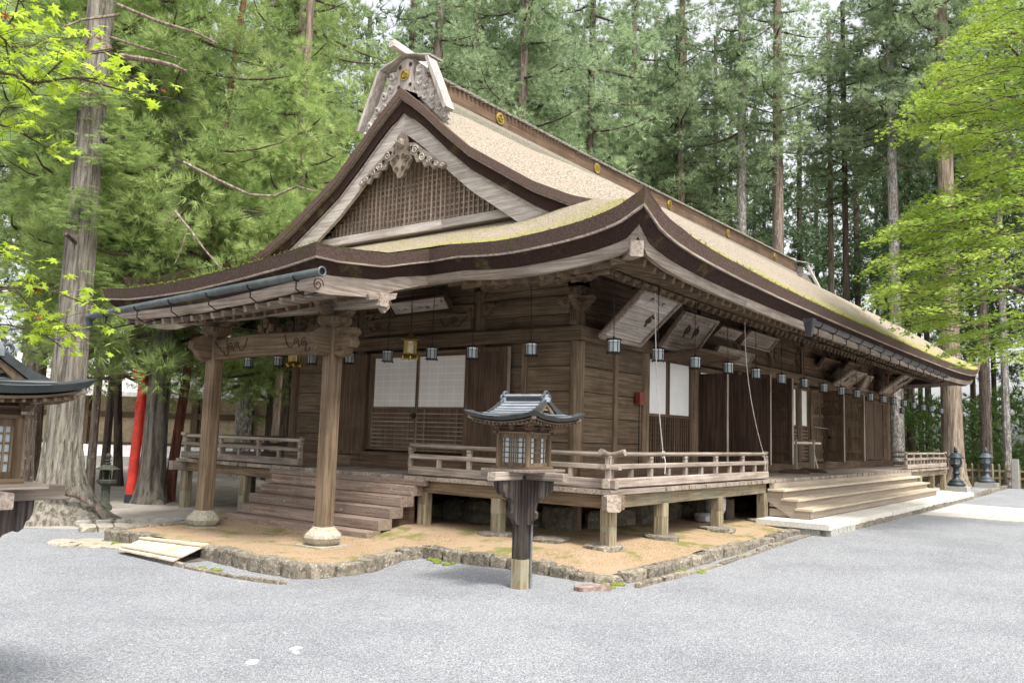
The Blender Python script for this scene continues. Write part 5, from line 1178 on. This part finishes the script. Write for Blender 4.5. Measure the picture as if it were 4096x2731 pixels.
r0 = [dv*(-10)+nv*1.2, dv*17+nv*1.2]; MB().quadstrip([[(p.x,p.y,2.45) for p in r0]+[(p.x-nv.x*3,p.y-nv.y*3,3.9) for p in r0[::-1]],[(p.x,p.y,2.6) for p in r0]+[(p.x-nv.x*3,p.y-nv.y*3,4.05) for p in r0[::-1]]]).obj('roof', simple('pale_roof',(.55,.54,.52),.8), t)
wq(-9,-2,-.03,.45,1.2,3.5).obj('side_steps', GRANITE, t)
# picket fence, stone post and signboard on the right
t = thing('picket_fence', 'weathered wooden picket fence under the trees behind the bronze lanterns', 'fence', (25.8,-1.2,.08)); dr = Vector((.607,-.795,0))
for i in range(40):
    p = dr*(i*.26); MB().lathe([(.045,-.1),(.045,.86),(.04,.9),(.015,.93)], tuple(p), 8).obj('picket', WG['z'], t)
for z in (.38,.66): MB().beam(dr*-.1+Vector((0,0,z)), dr*10.3+Vector((0,0,z)), .05, .08, .006).obj('rail', WM['x'], t)
MB().beam((0,0,-.02),(0,0,1.1), .26, .24, .015).obj('stone_marker', GRANITE2, None, label='plain upright stone post by the slim grey trunk', cat='stone post', loc=(26.5,-2.85,.08)) if False else MB().beam((26.55,-2.78,.06),(26.55,-2.78,1.22), .26, .24, .015).obj('stone_marker', GRANITE2, None, label='plain upright stone post by the slim grey trunk', cat='stone post')

# ================================================================ TREES
def pix(u, v, d):
    """world point behind image pixel u, v at depth d, cast from the camera position"""
    X, Y = (u-2048)/3345.6, -(v-1365.5)/3345.6; q = fw+cx_*X+cy_*Y; return Vector((-10.753, -6.9394, 1.6))+q*d  # same camera position and pixel focal length as the camera above
rg = np.random.default_rng(5)
def fastmesh(name, V, F, mt, nper):
    me = bpy.data.meshes.new(name); nv_, nf = len(V), len(F)
    me.vertices.add(nv_); me.vertices.foreach_set('co', V.astype(np.float32).ravel()); me.loops.add(nf*nper); me.loops.foreach_set('vertex_index', F.astype(np.int32).ravel())
    me.polygons.add(nf); me.polygons.foreach_set('loop_start', np.arange(nf, dtype=np.int32)*nper); me.update(calc_edges=True); me.materials.append(mt); return me
def unit(v): return v/np.maximum(np.linalg.norm(v, axis=1, keepdims=True), 1e-9)
def tufts(C, Dr, K, Ln, W, spread=.8):
    n = len(C); C = np.repeat(C, K, 0); Dr = np.repeat(Dr, K, 0)
    nd = unit(Dr+rg.normal(size=(n*K,3))*spread*.55); ln = (Ln*rg.uniform(.6,1.15,(n*K,1)))
    sd = unit(np.cross(nd, rg.normal(size=(n*K,3))))*W*.5
    base = C+nd*ln*.1; tip = base+nd*ln; tip[:,2] += rg.uniform(-.06,.10,n*K)*ln[:,0]
    V = np.stack([base-sd, base+sd, tip], 1).reshape(-1,3); F = np.arange(len(V)).reshape(-1,3); return V, F
def limbs_mesh(name, segs, mt):
    mb = MB()
    for pts, r0, r1 in segs: mb.tube(pts, list(np.linspace(r0, r1, len(pts))), 5, False)
    return mb.mesh(name, mt)
def cedar_crown(seed, Hh, Rr, nbr, per, K, Ln, W, mt, clumpR=.4, droop=.35, lowfull=.6):
    """sprays of needles in rounded clumps along drooping limbs"""
    global rg; rg = np.random.default_rng(seed); CC = []; segs = []
    for i in range(nbr):
        h = Hh*((i+rg.uniform(0,1))/nbr); t = h/Hh; rmax = Rr*(lowfull+(1-lowfull)*math.sin(min(1,t*2)*math.pi/2)) * (1-max(0,t-.55)/.5)**.8
        rmax *= rg.uniform(.55,1.1); az = i*2.4+rg.uniform(-.5,.5); pts = []
        for q in np.linspace(0,1,6): pts.append(Vector((math.cos(az+q*.25)*rmax*q, math.sin(az+q*.25)*rmax*q, h-droop*rmax*(q**.9)+.22*rmax*q**3)))
        segs.append((pts, .05*Rr/3+.012, .01))
        nc = max(2, int(rmax/(clumpR*1.05)))
        for q in np.linspace(.3, 1.02, nc):
            p = np.array(pts[min(5, int(q*5))])+rg.normal(size=3)*np.array([.5,.5,.35])*clumpR*1.3; CC.append(p)
            if rg.random() < .6: CC.append(p+rg.normal(size=3)*clumpR*np.array([1.2,1.2,.7]))
    CC = np.array(CC); n = len(CC)*per; c = np.repeat(CC, per, 0); dr = unit(rg.normal(size=(n,3))+np.array([0,0,.45]))
    sz = np.repeat(rg.uniform(.6,1.25,(len(CC),1)), per, 0)*clumpR
    pos = c+dr*np.array([1,1,.62])*sz*rg.uniform(.45,1,(n,1)); pos[:,2] -= .1*clumpR
    V, F = tufts(pos, unit(dr*np.array([1,1,.8])+np.array([0,0,.15])), K, Ln, W)
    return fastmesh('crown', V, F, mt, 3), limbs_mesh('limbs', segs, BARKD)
CR = {}
def addcr(key, **k): CR[key] = cedar_crown(**k)
addcr('n1', seed=1, Hh=10, Rr=3.3, nbr=50, per=22, K=16, Ln=.23, W=.013, mt=LF_NEAR, clumpR=.42, droop=.45, lowfull=.9)
addcr('n2', seed=2, Hh=9, Rr=2.9, nbr=44, per=22, K=16, Ln=.23, W=.013, mt=LF_NEAR, clumpR=.4, droop=.35, lowfull=.8)
addcr('m1', seed=3, Hh=13, Rr=3.6, nbr=34, per=26, K=12, Ln=.25, W=.024, mt=LF_MID, clumpR=.55)
addcr('m2', seed=4, Hh=12, Rr=3.2, nbr=30, per=26, K=12, Ln=.25, W=.024, mt=LF_MID, clumpR=.55, droop=.2)
addcr('f1', seed=5, Hh=15, Rr=3.4, nbr=30, per=14, K=7, Ln=.44, W=.06, mt=LF_FAR, clumpR=.75)
addcr('f2', seed=6, Hh=14, Rr=3.0, nbr=26, per=14, K=7, Ln=.44, W=.06, mt=LF_FAR, clumpR=.7, droop=.2)
def trunk(r, H_, flare=.5, roots=0, seed=0, taper=.55, lean=(0,0), nseg=22, bump=.04):
    rr = random.Random(seed); mb = MB(); rings = []
    zs = [-.15,0,.06,.15,.3,.5,.8,1.2,1.8]+list(np.linspace(2.6, H_, 8)); ph = [rr.uniform(0,6) for _ in range(4)]
    for z in zs:
        rad = r*(1-(1-taper)*max(0,z)/H_)*(1+flare*math.exp(-max(0,z)/.38)+.25*flare*math.exp(-max(0,z)/1.2)); ring = []
        for k in range(nseg):
            a = 2*math.pi*k/nseg; w_ = 1+bump*math.sin(3*a+ph[0]+z*.2)+bump*.8*math.sin(7*a+ph[1])+bump*.5*math.sin(11*a+ph[2]-z*.3)
            if roots: w_ += roots*math.exp(-max(0,z)/.3)*(max(0,math.cos(5*a/2+ph[3]))**2-.3)
            ring.append((lean[0]*z/H_+math.cos(a)*rad*w_, lean[1]*z/H_+math.sin(a)*rad*w_, z))
        rings.append(ring)
    mb.quadstrip(rings); return mb
def tree(x, y, z, r, H_, mt, crown, cz, cs, label, group=None, coff=(0,0), flare=.45, roots=0, lean=(0,0), name='cedar_tree', crz=None, stubs=0, seed=None):
    seed = seed if seed is not None else int((x*31+y*17)*10) % 997; rr = random.Random(seed)
    t = thing(name, label, 'tree', (x, y, z), 0, group)
    tk = trunk(r, H_, flare, roots, seed, lean=lean).obj('trunk', mt, t, True)
    for k in range(stubs):
        a = rr.uniform(2.5,5.5); zz = rr.uniform(4, H_*.5); L2 = rr.uniform(.15,.5); rad = r*.9*(1-.4*zz/H_); MB().tube([(math.cos(a)*rad*.8+lean[0]*zz/H_, math.sin(a)*rad*.8+lean[1]*zz/H_, zz),(math.cos(a)*(rad+L2)+lean[0]*zz/H_, math.sin(a)*(rad+L2)+lean[1]*zz/H_, zz+.05)], .035, 6).obj('branch_stub', BARKD, t)
    if crown:
        cm, lm = CR[crown]; rz = crz if crz is not None else rr.uniform(0,6.28); off = (lean[0]*cz/H_+coff[0], lean[1]*cz/H_+coff[1], cz)
        c = link('crown', cm, t, loc=off, rz=rz); c.scale = (cs, cs, cs); l = link('limbs', lm, t, loc=off, rz=rz); l.scale = (cs, cs, cs)
    return t
GL = 'cedars left of the hall'; GB = 'cedars behind the hall'; GR = 'cedars beyond the far end of the hall'
A = tree(-3.9,7.9,-.05, .30, 15, BARKM, 'n1', 5.2, 1.0, 'thick mossy cedar with spreading roots behind the left lantern', GL, (1.6, 2.6), .35, .1, stubs=3, crz=.6)
lb = MB()
for pts, r0_ in (([(440,150,14.5),(600,200,14.5),(720,235,14.4)], .03), ([(480,225,14.4),(620,245,14.3),(690,262,14.2),(748,286,14.2)], .055), ([(470,20,14.4),(640,90,14.2),(780,130,14.0),(870,175,14.0)], .035), ([(440,190,14.4),(330,210,14.0),(360,120,13.9)], .05), ([(478,60,14.5),(330,80,14.2),(250,110,14)], .03), ([(1110,490,13.6),(1240,560,13.6),(1290,590,13.6)], .0)):
    if r0_: lb.tube([pix(*p)-Vector((-3.9,7.9,-.05)) for p in pts], list(np.linspace(r0_, r0_*.45, len(pts))), 7, True)
lb.obj('bare_limb', BARKT, A, True)
for (dx, dy, z_, sc2) in ((-.1,-.15,4.9,.16),(.35,-.1,5.9,.24),(-.3,.2,6.9,.26),(.3,.1,3.9,.14)):
    c = link('bough', CR['n2'][0], A, loc=(dx, dy, z_), rz=z_); c.scale = (sc2*1.3, sc2*1.3, sc2*.55)
# spreading base of the big cedar
rr = random.Random(8); lob = [(-.92,.62,9),(-.35,.30,14),(-1.5,.34,16),(-2.0,.24,20),(-2.5,.36,14),(-3.05,.28,16),(2.2,.5,8),(.3,.25,12),(1.2,.3,8)]
rings = []
for z in [-.2,0,.05,.1,.16,.24,.34,.46,.6,.78,1.0,1.25,1.6]:
    ring = []
    for k in range(72):
        a = 2*math.pi*k/72-math.pi; rad = .315-.02*z+.10*math.exp(-z/.5)
        for (ak, L2, pw) in lob: rad += L2*max(0, math.cos((a-ak)/1.0))**pw*math.exp(-max(0,z)/(.30+.1*math.sin(ak*5)))
        rad += .012*math.sin(17*a+z*3)+.010*math.sin(29*a-z*5)+rr.uniform(-.006,.006); rad -= .05*math.exp(-((z-1.6)/.25)**2)
        ring.append((math.cos(a)*rad, math.sin(a)*rad, z))
    rings.append(ring)
MB().quadstrip(rings).obj('root_flare', BARKM, A, True)
MB().tube([(-.52,-.18,.62),(-.35,-.48,.50),(.0,-.62,.42),(.25,-.80,.24),(.36,-.95,.02)], [.03,.045,.045,.04,.035], 8).obj('root', BARK, A, True)
BT = tree(-1.5,9.18,0, .22, 14, BARKM, 'n2', 2.7, 1.05, 'grey and brown double cedar trunk beside the torii gate', GL, (0,0), .5, .3, crz=2.0)
db = MB()
for pts, r0_ in (([(735,650,13.5),(860,715,13.4),(1000,780,13.2),(1100,785,13.1),(1190,745,13.0),(1262,768,12.9)], .032), ([(700,845,13.5),(760,920,13.4),(820,1000,13.3),(885,1075,13.2)], .026), ([(745,940,13.4),(720,1010,13.4),(695,1062,13.4)], .014), ([(700,860,13.5),(655,890,13.5)], .014), ([(870,1060,13.2),(905,1080,13.2)], .01)):
    db.tube([pix(*p)-Vector((-1.5,9.18,0)) for p in pts], list(np.linspace(r0_, r0_*.35, len(pts))), 6, True)
db.obj('dead_branch', BARK, BT, True)
tree(-1.0,9.36,0, .10, 13, BARKR, 'n2', 3.2, .72, 'slim reddish cedar trunk close beside the porch pillar', GL, (0,0), .4, lean=(.8,-.5))
tree(-2.0,10.68,0, .085, 12, BARK, 'n2', 2.9, .85, 'slim dark cedar just left of the mossy stone lantern', GL, (0,0), .3)
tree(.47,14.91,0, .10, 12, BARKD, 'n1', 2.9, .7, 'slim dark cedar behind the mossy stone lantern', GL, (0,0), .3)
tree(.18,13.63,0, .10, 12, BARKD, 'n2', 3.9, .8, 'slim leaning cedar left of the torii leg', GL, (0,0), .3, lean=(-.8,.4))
tree(-2.16,13.38,0, .28, 15, BARK, 'n1', 4.5, 1.0, 'stout cedar at the left edge of the picture', GL)
tree(1.37,8.72,0, .14, 14, BARKT, 'n2', 2.6, .85, 'tan straight cedar trunk close behind the left railing', GL, (0,0), .3)
tree(3.88,13.74,0, .15, 15, BARKW, 'n1', 2.6, .85, 'grey cedar seen between the porch pillars', GL, (0,0), .3)
tree(4.31,13.18,0, .15, 15, BARKD, 'n2', 2.8, 1.0, 'dark cedar seen between the porch pillars', GL, (0,0), .3)
tree(3.91,12.28,0, .20, 17, BARKT, 'n1', 7.5, .95, 'tall tan cedar rising left of the gable', GL, (0,0), .4, stubs=3)
tree(4.47,14.83,0, .18, 17, BARKW, 'm2', 6.5, .8, 'pale tall cedar rising above the left porch roof', GL)
tree(7.25,16.77,0, .22, 20, BARK, 'm1', 7, .9, 'cedar left of the ridge ornament', GB)
tree(14.06,14.31,0, .24, 22, BARK, 'm1', 9, .95, 'cedar behind the ridge to the right of its ornament', GB)
tree(13.2,11.2,0, .24, 22, BARK, 'm2', 9, 1.0, 'nearest cedar behind the front part of the ridge', GB)
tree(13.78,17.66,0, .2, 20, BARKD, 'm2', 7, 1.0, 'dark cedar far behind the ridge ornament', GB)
tree(22.0,17.6,0, .2, 24, BARK, 'm1', 9.5, 1.1, 'cedar glimpsed behind the crowns right of the ridge ornament', GB)
tree(26.0,19.5,0, .2, 24, BARKD, 'm2', 10, 1.1, 'dark cedar far behind the middle of the ridge', GB)
tree(27.5,13.2,0, .2, 24, BARK, 'm1', 10.5, 1.0, 'cedar crown between the two pale trunks above the ridge', GB)
tree(17.5,19.8,0, .2, 24, BARK, 'm2', 9, 1.1, 'loose crowned cedar behind the first gilt crest', GB)
tree(14.9,12.4,0, .2, 24, BARK, 'm1', 8, 1.15, 'full crowned cedar just right of the ridge ornament', GB)
tree(18.6,11.6,0, .2, 24, BARKD, 'm2', 8.5, 1.2, 'bushy cedar rising above the second gilt crest', GB)
tree(23.0,12.0,0, .2, 24, BARK, 'm1', 9.5, 1.1, 'cedar between the bushy one and the stubbed trunk', GB)
tree(10.0,12.6,0, .2, 20, BARK, 'm1', 8.4, .8, 'cedar behind the gable apex', GB)
for (x, y, r_, mt_, cr_, cz, cs, lab) in [
    (22.6,9.3,.22,BARK,'m2',12.3,.85,'cedar with sawn branch stubs, first of those above the middle of the ridge'),
    (22.9,6.6,.26,BARKW,'m1',12.4,.8,'pale lichened cedar with sawn stubs above the middle of the ridge'),
    (23.4,5.2,.29,BARK,'m2',12.9,.85,'thick brown cedar right of the pale lichened one'),
    (26.86,1.39,.22,BARKD,'m1',13.5,.9,'dark bare cedar trunk standing clear above the far eave'),
    (29.4,4.8,.16,BARKT,'m2',12,.8,'slim tan cedar left of the dark bare trunk'),
    (27.8,3.68,.17,BARKD,'m2',12,.8,'slim dark cedar close left of the dark bare trunk'),
    (27.71,9.92,.15,BARKD,'m1',9.5,.7,'thin dark cedar behind the pale lichened one'),
    (24.2,10.3,.2,BARKD,'m2',10,.9,'dark cedar at the left end of the row above the ridge'),
    (24.73,.97,.24,BARKW,'m1',13,.8,'whitish lichened trunk seen behind the far corner of the hall'),
    (24.19,-1.05,.37,BARKT,'m2',13,1.1,'thickest tan cedar trunk standing past the far end of the hall'),
    (31.53,-1.17,.24,BARK,'m1',12,.9,'grey cedar behind the lighter bronze lantern'),
    (27.51,-2.42,.15,BARKW,'m2',13,.7,'slim pale trunk beside the plain stone post')]:
    tree(x, y, .08, r_, 22, mt_, cr_, cz, cs, lab, GR, (0,0), .3 if r_ < .3 else .6, stubs=4 if 'stubs' in lab else 0)
# far forest
ftr = trunk(.2, 24, .3, 0, 5, nseg=10).mesh('far_trunk', BARKD, True)
rr = random.Random(77); cand = []
for i in range(900):
    d = rr.uniform(38, 78); az = rr.uniform(YAW-.72, YAW+.72); x = CAM.x+math.cos(az)*d; y = CAM.y+math.sin(az)*d
    if x < 26 and y < 19: continue
    if x < 9 and y < 27 and x > -6: continue
    if any((x-a)**2+(y-b)**2 < 6.5 for a, b in cand): continue
    cand.append((x, y))
    if len(cand) >= 120: break
for i, (x, y) in enumerate(cand):
    t = thing('cedar_tree', 'slender dark cedar in the crowd of the distant forest', 'tree', (x, y, 0), rr.uniform(0,6), 'distant forest cedars')
    link('trunk', ftr, t).scale = (rr.uniform(.7,1.3),)*2+(1,)
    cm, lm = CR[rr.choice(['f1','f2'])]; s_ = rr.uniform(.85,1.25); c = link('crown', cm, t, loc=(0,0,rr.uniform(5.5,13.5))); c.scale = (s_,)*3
# bushes and low boughs closing the view under the crowns
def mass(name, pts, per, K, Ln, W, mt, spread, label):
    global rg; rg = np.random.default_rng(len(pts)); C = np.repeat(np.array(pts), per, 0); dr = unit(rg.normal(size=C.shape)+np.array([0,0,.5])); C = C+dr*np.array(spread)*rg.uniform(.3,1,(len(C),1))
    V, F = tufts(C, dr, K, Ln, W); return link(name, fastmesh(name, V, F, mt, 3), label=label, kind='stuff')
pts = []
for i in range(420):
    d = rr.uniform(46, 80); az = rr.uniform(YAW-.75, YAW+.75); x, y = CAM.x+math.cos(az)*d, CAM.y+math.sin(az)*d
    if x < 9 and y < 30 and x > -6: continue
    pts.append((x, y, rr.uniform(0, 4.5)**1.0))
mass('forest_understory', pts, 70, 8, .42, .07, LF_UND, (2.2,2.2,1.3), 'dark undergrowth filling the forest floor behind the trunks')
pts = [(27.5+rr.uniform(0,10), -2.5-rr.uniform(0,7)+rr.uniform(0,8), rr.uniform(.2,1.3)) for _ in range(40)]
mass('fence_shrubs', pts, 60, 8, .22, .035, LF_UND, (.9,.9,.4), 'low green bushes behind the picket fence')
# ------------------------------------------------ right maple
def starleaf(C, Nn, size, lobes=5):
    """flat palmate leaves: each a fan of pointed lobes"""
    n = len(C); a = unit(np.cross(Nn, rg.normal(size=(n,3)))); b = np.cross(Nn, a); V = []; 
    offs = []
    for k in range(lobes):
        th = -1.15+2.3*k/(lobes-1); L_l = 1-.35*abs(th)/1.15; offs.append((L_l*math.cos(th), L_l*math.sin(th)))
    tri = []
    sz = size*rg.uniform(.7,1.2,(n,1))
    for (u, v) in offs:
        px, py = -v*.2, u*.2
        tip = C+(a*u+b*v)*sz; l = C+(a*(u*.35+px)+b*(v*.35+py))*sz; r_ = C+(a*(u*.35-px)+b*(v*.35-py))*sz; base = C-(a*u*.05)*sz
        tip = tip-np.array([0,0,.12])*sz
        V.append(np.stack([base, l, tip, r_], 1))
    V = np.stack(V, 1).reshape(-1,3); F = np.arange(len(V)).reshape(-1,4); return V, F
def maple(name, label, sprays, per, size, mt, base, limbs, group=None):
    global rg; rg = np.random.default_rng(11); t = thing(name, label, 'tree', tuple(base), 0, group)
    VV = []; base = Vector(base); b = MB()
    for c, rx, az in sprays:
        c = np.array(c-base); n = per; r0 = rg.uniform(0,1,n)**.6; th = rg.uniform(-.75,.75,n)*1.0; u = rg.uniform(0,1,n)
        lx = r0*rx*2-rx*.6; ly = rg.normal(size=n)*rx*.34*(1.2-r0*.6); z = -.16*(lx**2)/rx+rg.normal(size=n)*.035
        ca, sa = math.cos(az), math.sin(az); P = np.stack([c[0]+lx*ca-ly*sa, c[1]+lx*sa+ly*ca, c[2]+z], 1); nn = unit(np.stack([rg.normal(size=n)*.45+ca*.25, rg.normal(size=n)*.45+sa*.25, np.ones(n)], 1))
        V, F = starleaf(P, nn, size); VV.append(V)
        b.tube([tuple(c+np.array([-rx*.6*ca,-rx*.6*sa,-.04])), tuple(c+np.array([0,0,-.01])), tuple(c+np.array([rx*.8*ca,rx*.8*sa,-.12]))], [.012,.008,.003], 4, False)
    V = np.concatenate(VV); F = np.arange(len(V)).reshape(-1,4); link('leaves', fastmesh('maple_leaves', V, F, mt, 4), t, kind='stuff')
    for pts, r0_, r1_ in limbs: b.tube([Vector(p)-base for p in pts], list(np.linspace(r0_, r1_, len(pts))), 7, False)
    b.obj('limbs', BARKD, t, True)['kind'] = 'stuff'; return t
rr = random.Random(91); sp = []
edge = [(0,3960),(120,3850),(260,3720),(520,3640),(640,3900),(820,3680),(900,3560),(1000,3600),(1150,3520),(1280,3640),(1400,3760),(1480,3930)]
for i in range(560):
    v = rr.uniform(-80, 1500); ul = interp(v, [e[0] for e in edge], [e[1] for e in edge]); u = ul+70+abs(rr.gauss(0,1))*330
    if v > 1150 and u > 3900 and rr.random() < .35: continue
    if u > 4500: continue
    d = rr.uniform(13.5, 18.5)+(1.5 if v > 1250 else 0); sp.append((pix(u, v, d), rr.uniform(.35,.7), math.radians(130)+rr.gauss(0,.5)))
mbase = pix(4700, 1900, 16.5); mbase.z = .05
lim = [([mbase, mbase+Vector((-.1,.2,2.2)), pix(4400,1100,16.5), pix(4150,800,16.5), pix(3900,700,16)], .16, .02), ([mbase+Vector((-.1,.2,2.2)), pix(4350,1300,16), pix(4050,1150,15.5), pix(3800,1150,15.5)], .09, .015), ([pix(4400,1100,16.5), pix(4350,600,16.5), pix(4150,300,16.5), pix(4000,150,16)], .09, .015), ([pix(4400,1100,16.5), pix(4200,950,15), pix(3950,930,15), pix(3760,900,15)], .06, .012)]
maple('maple_tree', 'bright yellow green maple reaching in from the right edge', sp, 90, .066, LF_MAP, mbase, lim, 'maples')
# ------------------------------------------------ near maple branch, top left
def leafmesh(lobes=7, seed=0):
    mb = MB(); pts = []; n = lobes
    for k in range(n):
        th = -2.2+4.4*k/(n-1); L_l = 1-.42*(abs(th)/2.2)**1.3; w_ = .16
        pts += [(math.cos(th-w_*1.2)*L_l*.62, math.sin(th-w_*1.2)*L_l*.62), (math.cos(th-w_*.35)*L_l*.86, math.sin(th-w_*.35)*L_l*.86), (math.cos(th)*L_l, math.sin(th)*L_l), (math.cos(th+w_*.35)*L_l*.86, math.sin(th+w_*.35)*L_l*.86), (math.cos(th+w_*1.2)*L_l*.62, math.sin(th+w_*1.2)*L_l*.62)]
        if k < n-1: th2 = th+2.2/(n-1); pts.append((math.cos(th2)*.42, math.sin(th2)*.42))
    pts.append((-.12,0)); mb.v = [(0,0,.03)]+[(x, y, -.10*(x*x+y*y)) for x, y in pts]; N_ = len(pts)
    mb.f = [(0, i+1, (i+1) % N_+1) for i in range(N_)]; return mb
LM = leafmesh().mesh('near_leaf', LF_MAP2); LMR = leafmesh().mesh('withered_near_leaf', LF_RED)
def near_branch(label, base, paths, n, seed, dmin, dmax):
    t = thing('maple_branch', label, 'branch', (0,0,0), 0, 'near maple branches'); rr = random.Random(seed); tw = MB()
    P3 = []
    for path, r0_ in paths:
        q = [pix(*p) for p in path]; tw.tube(q, list(np.linspace(r0_, .0022, len(q))), 6, False); P3.append(q)
    tot = 0
    while tot < n:
        q = rr.choice(P3); i = rr.randrange(len(q)-1); p = q[i].lerp(q[i+1], rr.random())
        off = Vector((rr.gauss(0,1), rr.gauss(0,1), rr.gauss(0,.6)))*.085; c = p+off
        tw.tube([p, p+off*.5+Vector((0,0,.01)), c], .0013, 3, False)
        red = rr.random() < .03; o = link('leaf', LMR if red else LM, t, loc=c); s_ = rr.uniform(.034,.058)*(.7 if red else 1); o.scale = (s_,)*3
        o.rotation_euler = (rr.gauss(0,.42), rr.gauss(.15,.42), rr.uniform(0,6.28)); tot += 1
    tw.obj('twigs', BARKD, t)
near_branch('spray of large bright maple leaves hanging in at the top left corner', None, [([(-150,330,3.6),(60,880/1.0-550,3.7),(160,330,3.8),(300,310,3.9),(480,360,4.0),(690,395,4.1)], .009), ([(-100,60,3.6),(20,120,3.7),(60,60,3.7),(90,-60,3.7)], .008), ([(-120,280,3.5),(60,300,3.6),(150,390,3.7)], .009), ([(160,330,3.8),(260,230,3.9),(420,210,4),(520,180,4.0)], .005), ([(-80,180,3.6),(90,190,3.8),(230,160,3.9),(330,150,4)], .005), ([(-60,480,3.6),(60,520,3.7),(150,570,3.8),(230,600,3.9)], .005), ([(-60,100,3.4),(20,160,3.5),(40,260,3.6)], .005), ([(300,310,3.9),(430,320,4),(560,330,4.1)], .004), ([(-60,560,3.6),(20,430,3.7),(120,430,3.8)],.004)], 290, 4, 3.5, 4.2)
near_branch('lower spray of maple leaves in front of the left lantern roof', None, [([(-120,1180,4.2),(60,1150,4.3),(200,1160,4.4),(330,1210,4.5),(420,1230,4.5)], .006), ([(-100,1290,4.1),(40,1300,4.2),(180,1340,4.3),(250,1390,4.4)], .005), ([(-100,1020,4.2),(20,1010,4.3),(120,1060,4.4)], .005), ([(60,1150,4.3),(130,1240,4.3),(240,1290,4.4),(300,1350,4.4)], .004)], 190, 6, 4.1, 4.5)
